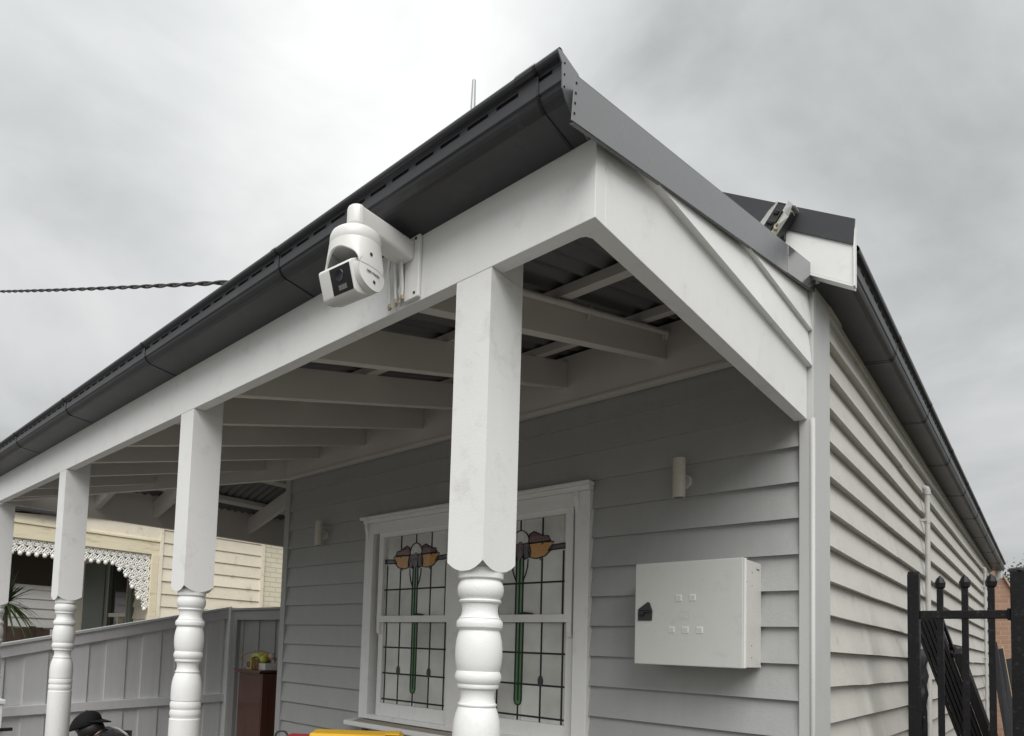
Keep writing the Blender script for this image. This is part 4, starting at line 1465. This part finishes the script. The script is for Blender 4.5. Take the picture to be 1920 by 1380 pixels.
# clothing: a slightly larger jacket and trousers
JJ = {k: (J[k][0], (tuple(r * 1.10 + 0.006 for r in J[k][1]) if isinstance(J[k][1], tuple) else J[k][1] * 1.10 + 0.006)) for k in ('spine', 'chest', 'neckb', 'shl', 'shr', 'ell', 'elr', 'wrl', 'wrr')}
JJ['collar'] = (W(-0.085, 0, -0.078), 0.066)
JJ['hem'] = (W(-0.43, 0, -0.46), 0.165)
skin_body('jacket', JJ, [('hem', 'spine'), ('spine', 'chest'), ('chest', 'neckb'), ('neckb', 'collar'), ('chest', 'shl'), ('shl', 'ell'), ('ell', 'wrl'), ('chest', 'shr'), ('shr', 'elr'), ('elr', 'wrr')], 'spine', 'jacket', pe)
JT = {k: (J[k][0], J[k][1] * 1.10 + 0.006) for k in ('pelvis', 'hipl', 'hipr', 'knl', 'knr', 'anl', 'anr')}
skin_body('trousers', JT, [('pelvis', 'hipl'), ('hipl', 'knl'), ('knl', 'anl'), ('pelvis', 'hipr'), ('hipr', 'knr'), ('knr', 'anr')], 'pelvis', 'jean', pe)
# three stripes over the shoulder
for q in range(3):
    s = 0.075 + 0.028 * q
    pts = [W(-0.075 - 0.012 * q, s * 0.8, -0.045 - 0.010 * q), W(-0.13, s + 0.015, -0.038 - 0.012 * q), W(-0.19, s + 0.035, -0.052 - 0.016 * q), W(-0.25, s + 0.05, -0.095 - 0.02 * q)]
    tube('sleeve_stripe', pts, 0.008, 'stripe', pe, 6)
# ear, cap with brim turned backwards, small marks
def ell_vf(c, rx, ry, rz, half=False, n=28, m=14):
    V, F = [], []
    for i in range(m + 1):
        ph = (pi / 2) * i / m if half else pi * i / m
        for k in range(n):
            t = 2 * pi * k / n
            V.append(W(c[0] + rx * sin(ph) * cos(t), c[1] + ry * sin(ph) * sin(t), c[2] + rz * cos(ph)))
    for i in range(m):
        for k in range(n):
            F.append((i * n + k, i * n + (k + 1) % n, (i + 1) * n + (k + 1) % n, (i + 1) * n + k))
    return V, F
v, f = ell_vf((-0.035, 0.088, -0.035), 0.024, 0.010, 0.033)
ear = link('ear', shade(data(v, f), 80), 'skin', pe)
v, f = ell_vf((-0.035, 0, -0.05), 0.098, 0.084, 0.09)
link('hair', shade(data(v, f), 80), 'hair', pe)
n, m_ = 32, 12
V, F = [], []
for i in range(m_ + 1):
    ph = (pi / 2 + 0.12) * i / m_
    for k in range(n):
        t = 2 * pi * k / n
        V.append(W(0.005 + 0.112 * sin(ph) * cos(t), 0.094 * sin(ph) * sin(t), -0.022 + 0.108 * cos(ph) - 0.035 * cos(t) * sin(ph)))
for i in range(m_):
    for k in range(n):
        F.append((i * n + k, i * n + (k + 1) % n, (i + 1) * n + (k + 1) % n, (i + 1) * n + k))
capo = link('cap', shade(data(V, F), 80), 'capcloth', pe)
sd_ = capo.modifiers.new('thickness', 'SOLIDIFY')
sd_.thickness = 0.003
V, F = [], []
for i in range(13):
    t = radians(118 + 124 * i / 12)
    for rr, dz in ((0.98, 0.008), (1.62, 0.006)):
        ex = 0.0 if rr < 1 else 0.0
        V.append(W(0.005 + 0.112 * (cos(t) * (rr if rr < 1 else 1.0 + 0.66 * max(0, sin((i / 12) * pi)) ** 0.5)), 0.094 * sin(t) * (0.98 if rr < 1 else 0.92), -0.020 + 0.036 + dz * 1.0 + (0.0 if rr < 1 else -0.012)))
for i in range(12):
    F.append((2 * i, 2 * i + 1, 2 * i + 3, 2 * i + 2))
br = link('cap_brim', shade(data(V, F), 80), 'capcloth', capo)
sd_ = br.modifiers.new('thickness', 'SOLIDIFY')
sd_.thickness = 0.005
v, f = ell_vf((-0.012, 0.093, 0.020), 0.013, 0.004, 0.011)
link('cap_mark', shade(data(v, f), 80), 'irwin', capo)
v, f = ell_vf((0.095, 0.055, 0.010), 0.006, 0.012, 0.012)
link('cap_mark', shade(data(v, f), 80), 'irwin', capo)
lathe('cap_button', [(0.007, 0), (0.006, 0.004), (0.002, 0.006)], W(0.005, 0, 0.086), 'capcloth', capo, 'z', 10)

# ------------------------------------------------------------------ neighbour's cottage
NX = -9.0
nh = thing('neighbouring_cottage', 'cream weatherboard cottage with white iron lace verandah beyond the fence', 'house', (NX, 1.5, 0))
box('wall_core', (NX - 5.0, NX - 0.03), (1.30, 6.0), (0.0, 3.55), 'cream', nh, 0)
v, f = prism_vf([(0.024, 0), (0.004, 0.205), (-0.012, 0.205), (-0.02, 0.004)], 'y', 1.245, 2.93)
me_n = data([(NX + a, b, c) for a, b, c in v], f)
for k in range(18):
    o = link('weatherboard', me_n, 'cream', nh)
    o.location = (0, RNG.uniform(-0.003, 0.003), 0.12 + 0.193 * k)
box('corner_board', (NX - 0.04, NX + 0.034), (1.19, 1.243), (0.0, 3.6), 'cream', nh, 0.003)
box('corner_board', (NX - 0.04, NX + 0.034), (2.932, 3.00), (0.0, 3.42), 'cream', nh, 0.003)
box('brick_wall', (NX - 0.25, NX + 0.0), (3.002, 6.0), (0.0, 3.55), 'creambrick', nh, 0)
box('frieze_board', (NX - 0.02, NX + 0.045), (1.243, 2.95), (3.40, 3.62), 'cream', nh, 0.003)
# verandah end: beam, fascia boards, posts, lace
box('verandah_beam', (NX - 0.06, NX + 0.02), (-1.6, 1.188), (2.815, 3.005), 'creambeam', nh, 0.004)
box('beam_mould', (NX - 0.06, NX + 0.036), (-1.6, 1.188), (3.007, 3.04), 'creambeam', nh, 0.004)
box('fascia_board', (NX - 0.06, NX + 0.014), (0.1, 1.188), (3.042, 3.30), 'cream', nh, 0.003)
prism('fascia_board', [(-1.6, 3.042), (0.098, 3.042), (0.098, 3.20), (-1.6, 3.075)], 'x', NX - 0.06, NX + 0.010, 'cream', nh, 0.002)
V = [(NX + 0.05, -1.7, 3.085), (NX + 0.05, 1.19, 3.31), (NX - 4.5, 1.19, 3.31), (NX - 4.5, -1.7, 3.085)]
V += [(a, b, c + 0.03) for a, b, c in V]
link('verandah_roof', data(V, [(0, 1, 2, 3), (7, 6, 5, 4), (0, 1, 5, 4), (1, 2, 6, 5), (2, 3, 7, 6), (3, 0, 4, 7)]), 'rust', nh)
box('gutter', (NX - 0.35, NX + 0.10), (-1.75, 0.02), (3.165, 3.27), 'steel', nh, 0.01)
box('corner_post', (NX - 0.075, NX + 0.03), (1.08, 1.187), (0.3, 2.814), 'creambeam', nh, 0.004)
box('corner_post', (NX - 0.075, NX + 0.03), (-1.6, -1.49), (0.3, 2.814), 'creambeam', nh, 0.004)
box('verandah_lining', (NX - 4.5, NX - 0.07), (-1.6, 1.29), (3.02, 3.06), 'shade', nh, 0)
box('shade_backing', (NX - 4.5, NX - 4.44), (-1.6, 1.29), (2.50, 3.018), 'shade', nh, 0)  # added dark sheet standing in for the shade deep in the verandah
box('verandah_floor', (NX - 4.5, NX + 0.02), (-1.7, 1.29), (0.0, 0.32), 'concrete', nh, 0.01)
# wall under the verandah
for k in range(13):
    z = 0.32 + 0.193 * k
    prism('weatherboard', [(1.290, z), (1.296, z + 0.2), (1.305, z + 0.2), (1.272, z)], 'x', NX - 1.05, NX - 0.04, 'cream', nh)
nw = link('window', data(*ring_vf(NX - 2.15, NX - 1.06, 0.85, 2.95, 0.16, 0.16, 0.10, 0.12, 1.235, 1.30)), 'greenframe', nh)
box('sash', (NX - 1.99, NX - 1.22), (1.245, 1.285), (1.90, 1.965), 'cream', nw, 0.003)
box('mullion', (NX - 1.62, NX - 1.57), (1.25, 1.285), (0.95, 1.90), 'cream', nw, 0.003)
box('pane', (NX - 1.99, NX - 1.22), (1.286, 1.299), (0.95, 2.83), 'darkglass', nw, 0)
box('jamb', (NX - 1.215, NX - 1.17), (1.225, 1.2349), (0.9, 2.85), 'blind', nw, 0.002)
box('jamb', (NX - 2.04, NX - 1.995), (1.225, 1.2349), (0.9, 2.85), 'blind', nw, 0.002)
box('curtain', (NX - 1.57, NX - 1.40), (1.279, 1.2855), (0.95, 1.89), 'blind', nw, 0)
box('door', (NX - 3.3, NX - 2.3), (1.26, 1.30), (0.32, 2.9), 'greenframe', nh, 0.005)


# cast-iron lace: scrolls, stems and drops made into one openwork valance
def lace():
    parts = []
    def ring(cy, cz, r, th=0.0105):
        parts.append(tube_vf([(NX - 0.015, cy + r * cos(t), cz + r * sin(t)) for t in [i * 2 * pi / 10 for i in range(10)]], th, 4, True))
    def ball(cy, cz, r):
        V, F = lathe_vf([(0.3 * r, r), (0.8 * r, 0.6 * r), (r, 0), (0.8 * r, -0.6 * r), (0.3 * r, -r)], (NX - 0.015, cy, cz), 'z', 7)
        parts.append((V, F))
    def bar(a, b, th=0.008):
        parts.append(tube_vf([(NX - 0.015, a[0], a[1]), (NX - 0.015, b[0], b[1])], th, 4))
    y0, y1, zt = -1.46, 1.075, 2.812
    L_ = y1 - y0
    bar((y0, zt - 0.006), (y1, zt - 0.006), 0.007)
    n = 26
    for i in range(n):
        cy = y0 + L_ * (i + .5) / n
        e = min(cy - y0, y1 - cy)
        depth = 0.175 + (0.72 * max(0, 1 - e / 0.66) ** 1.7)
        rowsn = max(2, int(depth / 0.078))
        for k in range(rowsn):
            z = zt - 0.045 - k * 0.078
            ring(cy + (0.022 if k % 2 else -0.022), z, 0.030)
            ring(cy - (0.018 if k % 2 else -0.018), z - 0.03, 0.016, 0.010)
            ball(cy - 0.012, z - 0.005, 0.015)
            ball(cy + 0.034, z + 0.022, 0.013)
            bar((cy - 0.05, z + 0.03), (cy - 0.005, z - 0.02), 0.0095)
            bar((cy + 0.05, z + 0.03), (cy + 0.005, z - 0.02), 0.0095)
            bar((cy, z - 0.03), (cy + 0.045, z - 0.05), 0.0095)
            ball(cy + 0.03, z - 0.04, 0.013)
        zb = zt - 0.045 - rowsn * 0.078
        bar((cy, zb + 0.05), (cy, zb + 0.02), 0.007)
        ball(cy, zb + 0.008, 0.030)
    return merge(parts)
v, f = lace()
lc = link('iron_lace', shade(data(v, f), 60), 'ironlace', nh)
# main roof of the neighbour
V = [(NX + 0.25, 1.0, 3.60), (NX + 0.25, 7.0, 3.60), (NX - 2.6, 7.0, 4.9), (NX - 2.6, 1.0, 4.9)]
V += [(a, b, c + 0.03) for a, b, c in V]
link('main_roof', data(V, [(0, 1, 2, 3), (7, 6, 5, 4), (0, 1, 5, 4), (1, 2, 6, 5), (2, 3, 7, 6), (3, 0, 4, 7)]), 'rust', nh)

# farther white boarded house seen below the lace on the left
fh = thing('white_boarded_house', 'pale boarded house far left behind the strappy plant', 'house', (-16, 0, 0))
box('wall_core', (-20.0, -15.03), (-1.2, 8.0), (0, 2.9), 'cream', fh, 0)
v, f = prism_vf([(0.03, 0), (0.004, 0.21), (-0.02, 0.21), (-0.02, 0.004)], 'y', -1.2, 8.0)
me_f = data([(-15.0 + a, b, c) for a, b, c in v], f)
for k in range(14):
    o = link('weatherboard', me_f, 'carton', fh)
    o.location = (0, 0, 0.1 + 0.2 * k)
V = [(-14.6, -1.5, 2.85), (-14.6, 8.2, 2.85), (-17.5, 8.2, 4.3), (-17.5, -1.5, 4.3)]
V += [(a, b, c + 0.03) for a, b, c in V]
link('roof', data(V, [(0, 1, 2, 3), (7, 6, 5, 4), (0, 1, 5, 4), (1, 2, 6, 5), (2, 3, 7, 6), (3, 0, 4, 7)]), 'shade', fh)  # roof coloured dark to stand in for the gloom under the verandah

# weathered brown paling fence in front of it
pf = thing('brown_paling_fence', 'weathered brown timber paling fence beside the neighbouring cottage', 'fence', (-10.2, -1.0, 0))
for i in range(25):
    y = -2.2 + i * 0.098
    box('paling', (-10.61, -10.59), (y, y + 0.094), (0.0, 1.66 + RNG.uniform(-0.02, 0.03)), 'timber', pf, 0.002)
box('rail', (-10.59, -10.55), (-2.2, 0.24), (1.2, 1.28), 'timber', pf, 0.003)

# cordyline
cl = thing('cordyline_plant', 'spiky strappy-leaved plant growing beyond the fence at left', 'plant', (-9.80, -0.58, 0))
CB = Vector((-9.80, -0.58, 1.98))
tube('trunk', [(CB.x, CB.y, 0.0), (CB.x + 0.02, CB.y, 1.0), (CB.x, CB.y, 2.0)], [0.06, 0.055, 0.05], 'bark', cl, 10)
parts = []
for i in range(110):
    a = RNG.uniform(0, 2 * pi)
    e = RNG.uniform(-0.5, 1.45)
    Ln = RNG.uniform(0.38, 0.62)
    d0 = Vector((cos(a) * cos(e), sin(a) * cos(e), sin(e)))
    sdv = d0.cross(Vector((0, 0, 1))).normalized()
    V, F = [], []
    for k in range(5):
        t = k / 4
        p_ = CB + d0 * Ln * t + Vector((0, 0, -0.22 * t * t * (1.2 - sin(max(e, 0)))))
        w_ = 0.026 * (1 - t) ** 0.7 * (0.6 + t if t < .4 else 1) + 0.001
        V += [tuple(p_ - sdv * w_), tuple(p_ + sdv * w_)]
    for k in range(4):
        F.append((2 * k, 2 * k + 1, 2 * k + 3, 2 * k + 2))
    link('leaf', shade(data(V, F), 80), 'leaf', cl)

# ------------------------------------------------------------------ side gate
GY = 1.0
gt = thing('side_gate', 'black steel spear-top gate closing the side passage', 'gate', (0.40, GY, 0.03))
def gbar(name, x0, x1, y0, y1, z0, z1, par, bev=0.003, mat='gate'):
    return box(name, (x0, x1), (y0, y1), (z0, z1), mat, par, bev)
p1 = gbar('gate_post', 0.192, 0.240, GY - 0.024, GY + 0.024, 0.03, 2.045, gt)
lathe('post_cap', [(0.026, 0.0), (0.024, 0.012), (0.012, 0.018)], (0.216, GY, 2.0455), 'gate', p1, 'z', 4)
p2 = gbar('gate_post', 0.578, 0.648, GY - 0.035, GY + 0.035, 0.03, 2.040, gt)
lathe('post_cap', [(0.046, 0.0), (0.044, 0.010), (0.02, 0.018)], (0.613, GY, 2.0405), 'rubber', p2, 'z', 4)
gbar('gate_rail', 0.2405, 0.5775, GY - 0.016, GY + 0.016, 1.822, 1.862, gt)
gbar('gate_rail', 0.2405, 0.5775, GY - 0.016, GY + 0.016, 0.25, 0.29, gt)
gbar('hinge_block', 0.5655, 0.5777, GY - 0.02, GY + 0.02, 1.815, 1.870, gt)
for x in (0.320, 0.414, 0.510):
    b = gbar('gate_bar', x - 0.0125, x + 0.0125, GY - 0.0125, GY + 0.0125, 0.16, 1.965, gt, 0.002)
    lathe('spear_tip', [(0.012, 0), (0.012, 0.012), (0.020, 0.020), (0.0225, 0.042), (0.014, 0.064), (0.002, 0.078)], (x, GY, 1.955), 'gate', b, 'z', 8, 20)

# stack of black slatted panels leaning on the wall beyond the gate
pn = thing('slatted_panel_stack', 'stack of black slatted fence panels leaning on the side wall behind the gate', 'fence panels', (0.35, 3.4, 0.03))
PB, PT_ = Vector((0.50, 3.55, 0.03)), Vector((0.14, 1.85, 1.88))
pd = (PT_ - PB).normalized()
pw = Vector((0.75, -0.05, 0.0)).normalized()
pn_ = pd.cross(pw).normalized()
pw = pn_.cross(pd).normalized()
def pbx(name, w0, w1, d0, d1, l0, l1):
    v, f = box_vf((w0, w1), (d0, d1), (l0, l1))
    return link(name, data([tuple(PB + pw * a + pn_ * b + pd * c) for a, b, c in v], f, bevel=0.002), 'panel', pn)
Ltot = (PT_ - PB).length
for layer in range(2):
    for i in range(6):
        w0 = -0.055 + i * 0.0215 + layer * 0.012
        pbx('slat', w0, w0 + 0.0165, layer * 0.05, layer * 0.05 + 0.018, 0.0, Ltot - 0.05 * layer + RNG.uniform(-0.02, 0.03))
    pbx('cross_rail', -0.060 + layer * 0.012, 0.075 + layer * 0.012, layer * 0.05 + 0.019, layer * 0.05 + 0.045, Ltot - 0.35, Ltot - 0.31)
    pbx('cross_rail', -0.060 + layer * 0.012, 0.075 + layer * 0.012, layer * 0.05 + 0.019, layer * 0.05 + 0.045, 0.3, 0.34)
pbx('edge_post', 0.085, 0.125, 0.0, 0.05, 0.0, Ltot - 0.30)
pbx('edge_post', 0.13, 0.16, -0.05, -0.001, 0.0, Ltot - 0.9)
# dark shade cloth hanging beside it
cl_ = thing('torn_shade_cloth', 'ragged black cloth hanging beside the leaning panels on the side wall', 'cloth', (0.08, 2.55, 1.2))
V, F = [], []
nn, mm = 7, 10
for i in range(nn + 1):
    for j in range(mm + 1):
        y = 2.28 + 0.34 * i / nn
        z = 1.70 - (0.75 + RNG.uniform(-0.08, 0.08) * (j == mm) + 0.2 * sin(i * 1.7)) * j / mm
        V.append((0.050 + 0.02 * sin(i * 2.1 + j * 0.4) + 0.012 * (j % 2), y + 0.02 * sin(j), z))
for i in range(nn):
    for j in range(mm):
        if RNG.random() < 0.10 + 0.25 * (j > 7):
            continue
        a = i * (mm + 1) + j
        F.append((a, a + 1, a + mm + 2, a + mm + 1))
sc_ = link('cloth_sheet', shade(data(V, F), 80), 'panel', cl_)
mdc = sc_.modifiers.new('thickness', 'SOLIDIFY')
mdc.thickness = 0.003

# passage end: brick outbuilding, timber, boards, trees
bb = thing('brick_outbuilding', 'orange brick building at the far end of the side passage', 'building', (-1.4, 13, 0))
prism('brick_wall', [(-4.0, 0.0), (0.36, 0.0), (0.36, 2.25), (-0.15, 3.42), (-0.9, 3.75), (-4.0, 3.75)], 'y', 13.0, 13.24, 'brick', bb)
prism('roof', [(0.42, 2.16), (0.42, 2.22), (-0.17, 3.52), (-0.92, 3.86), (-4.1, 3.86), (-4.1, 3.76), (-0.9, 3.76), (-0.14, 3.425)], 'y', 12.95, 18.0, 'rust', bb)
prism('brick_wall', [(0.12, 0.0), (0.3595, 0.0), (0.3595, 2.24), (0.12, 2.24)], 'y', 13.241, 18.0, 'brick', bb)
tb = thing('leaning_boards', 'dark boards with one pale timber length leaning at the passage end', 'boards', (0.1, 10.7, 0))
for i, (x, mt, w_, top_) in enumerate(((-0.02, 'panel', 0.10, 2.0), (0.03, 'panel', 0.12, 1.9), (0.12, 'newtimber', 0.03, 1.95), (0.15, 'panel', 0.12, 1.75))):
    V = [(x + 0.12, 10.6, 0.02), (x + 0.12 + w_, 10.6, 0.02), (x + w_ - 0.14, 11.1, top_), (x - 0.14, 11.1, top_ - 0.03)]
    V = [(a, b + 0.05 * i, c) for a, b, c in V]
    V += [(a, b + 0.03, c) for a, b, c in V]
    link('board', data(V, [(0, 1, 2, 3), (7, 6, 5, 4), (0, 1, 5, 4), (1, 2, 6, 5), (2, 3, 7, 6), (3, 0, 4, 7)], bevel=0.002), mt, tb)
bw = box('timber_offcut', (0.26, 0.30), (7.0, 9.4), (0.035, 0.075), 'carton', None, 0.003)
tag(bw, 'white painted timber length lying in the grass of the passage', 'timber')
# right boundary fence, out to the right of the gate
bl = thing('side_boundary_fence', 'plain dark paling fence on the right of the passage', 'fence', (1.7, 8, 0))
for i in range(110):
    y = 1.4 + i * 0.155
    box('paling', (1.60, 1.62), (y, y + 0.15), (0.0, 1.7), 'timber', bl, 0)


def tree(name, label, base_, h, rad, seed, n=900):
    r = random.Random(seed)
    t = thing(name, label, 'tree', base_)
    bx_, by_, _ = base_
    tube('trunk', [(bx_, by_, 0), (bx_ + 0.1, by_, h * .35), (bx_ - 0.1, by_ + .1, h * .7)], [0.22, 0.17, 0.08], 'bark', t, 10)
    for q in range(5):
        a = q * 1.26 + r.random()
        tube('limb', [(bx_, by_, h * .45), (bx_ + cos(a) * rad * .4, by_ + sin(a) * rad * .4, h * .65), (bx_ + cos(a) * rad * .75, by_ + sin(a) * rad * .75, h * .82)], [0.10, 0.06, 0.02], 'bark', t, 7)
    V, F = [], []
    cl2 = []
    for q in range(26):
        a, e = r.uniform(0, 2 * pi), r.uniform(-0.6, 1.3)
        rr = rad * r.uniform(0.35, 0.95)
        cl2.append(Vector((bx_ + cos(a) * cos(e) * rr, by_ + sin(a) * cos(e) * rr, h * .70 + sin(e) * rr * 0.75)))
    for q in range(n * 6):
        c = r.choice(cl2)
        p_ = c + Vector((r.gauss(0, 1), r.gauss(0, 1), r.gauss(0, 1))) * rad * 0.16
        d1 = Vector((r.gauss(0, 1), r.gauss(0, 1), r.gauss(0, 1))).normalized() * 0.07
        d2 = d1.cross(Vector((r.gauss(0, 1), r.gauss(0, 1), r.gauss(0, 1)))).normalized() * 0.03
        k = len(V)
        V += [tuple(p_ - d1), tuple(p_ + d2), tuple(p_ + d1), tuple(p_ - d2)]
        F.append((k, k + 1, k + 2, k + 3))
    me = bpy.data.meshes.new('crown')
    me.from_pydata(V, [], F)
    o = link('crown', me, 'tree', t)
    return t


tree('garden_tree', 'dark green tree rising behind the orange brick building', (0.0, 30.0, 0), 5.6, 1.8, 3)

# grass in the passage
V, F = [], []
r = random.Random(11)
for i in range(5200):
    x, y = r.uniform(0.07, 1.55), r.uniform(1.2, 12.5)
    if r.random() < 0.35:
        x = r.uniform(0.05, 0.35)
    hgt = r.uniform(0.05, 0.22)
    a = r.uniform(0, 2 * pi)
    w_ = 0.006
    lx, ly = r.gauss(0, 0.05), r.gauss(0, 0.05)
    k = len(V)
    V += [(x - w_ * cos(a), y - w_ * sin(a), 0.03), (x + w_ * cos(a), y + w_ * sin(a), 0.03), (x + lx, y + ly, 0.03 + hgt)]
    F.append((k, k + 1, k + 2))
me = bpy.data.meshes.new('grass')
me.from_pydata(V, [], F)
gs = link('grass', me, 'grass')
gs['kind'] = 'stuff'
gs['label'] = 'dry yellowish grass growing along the side passage'
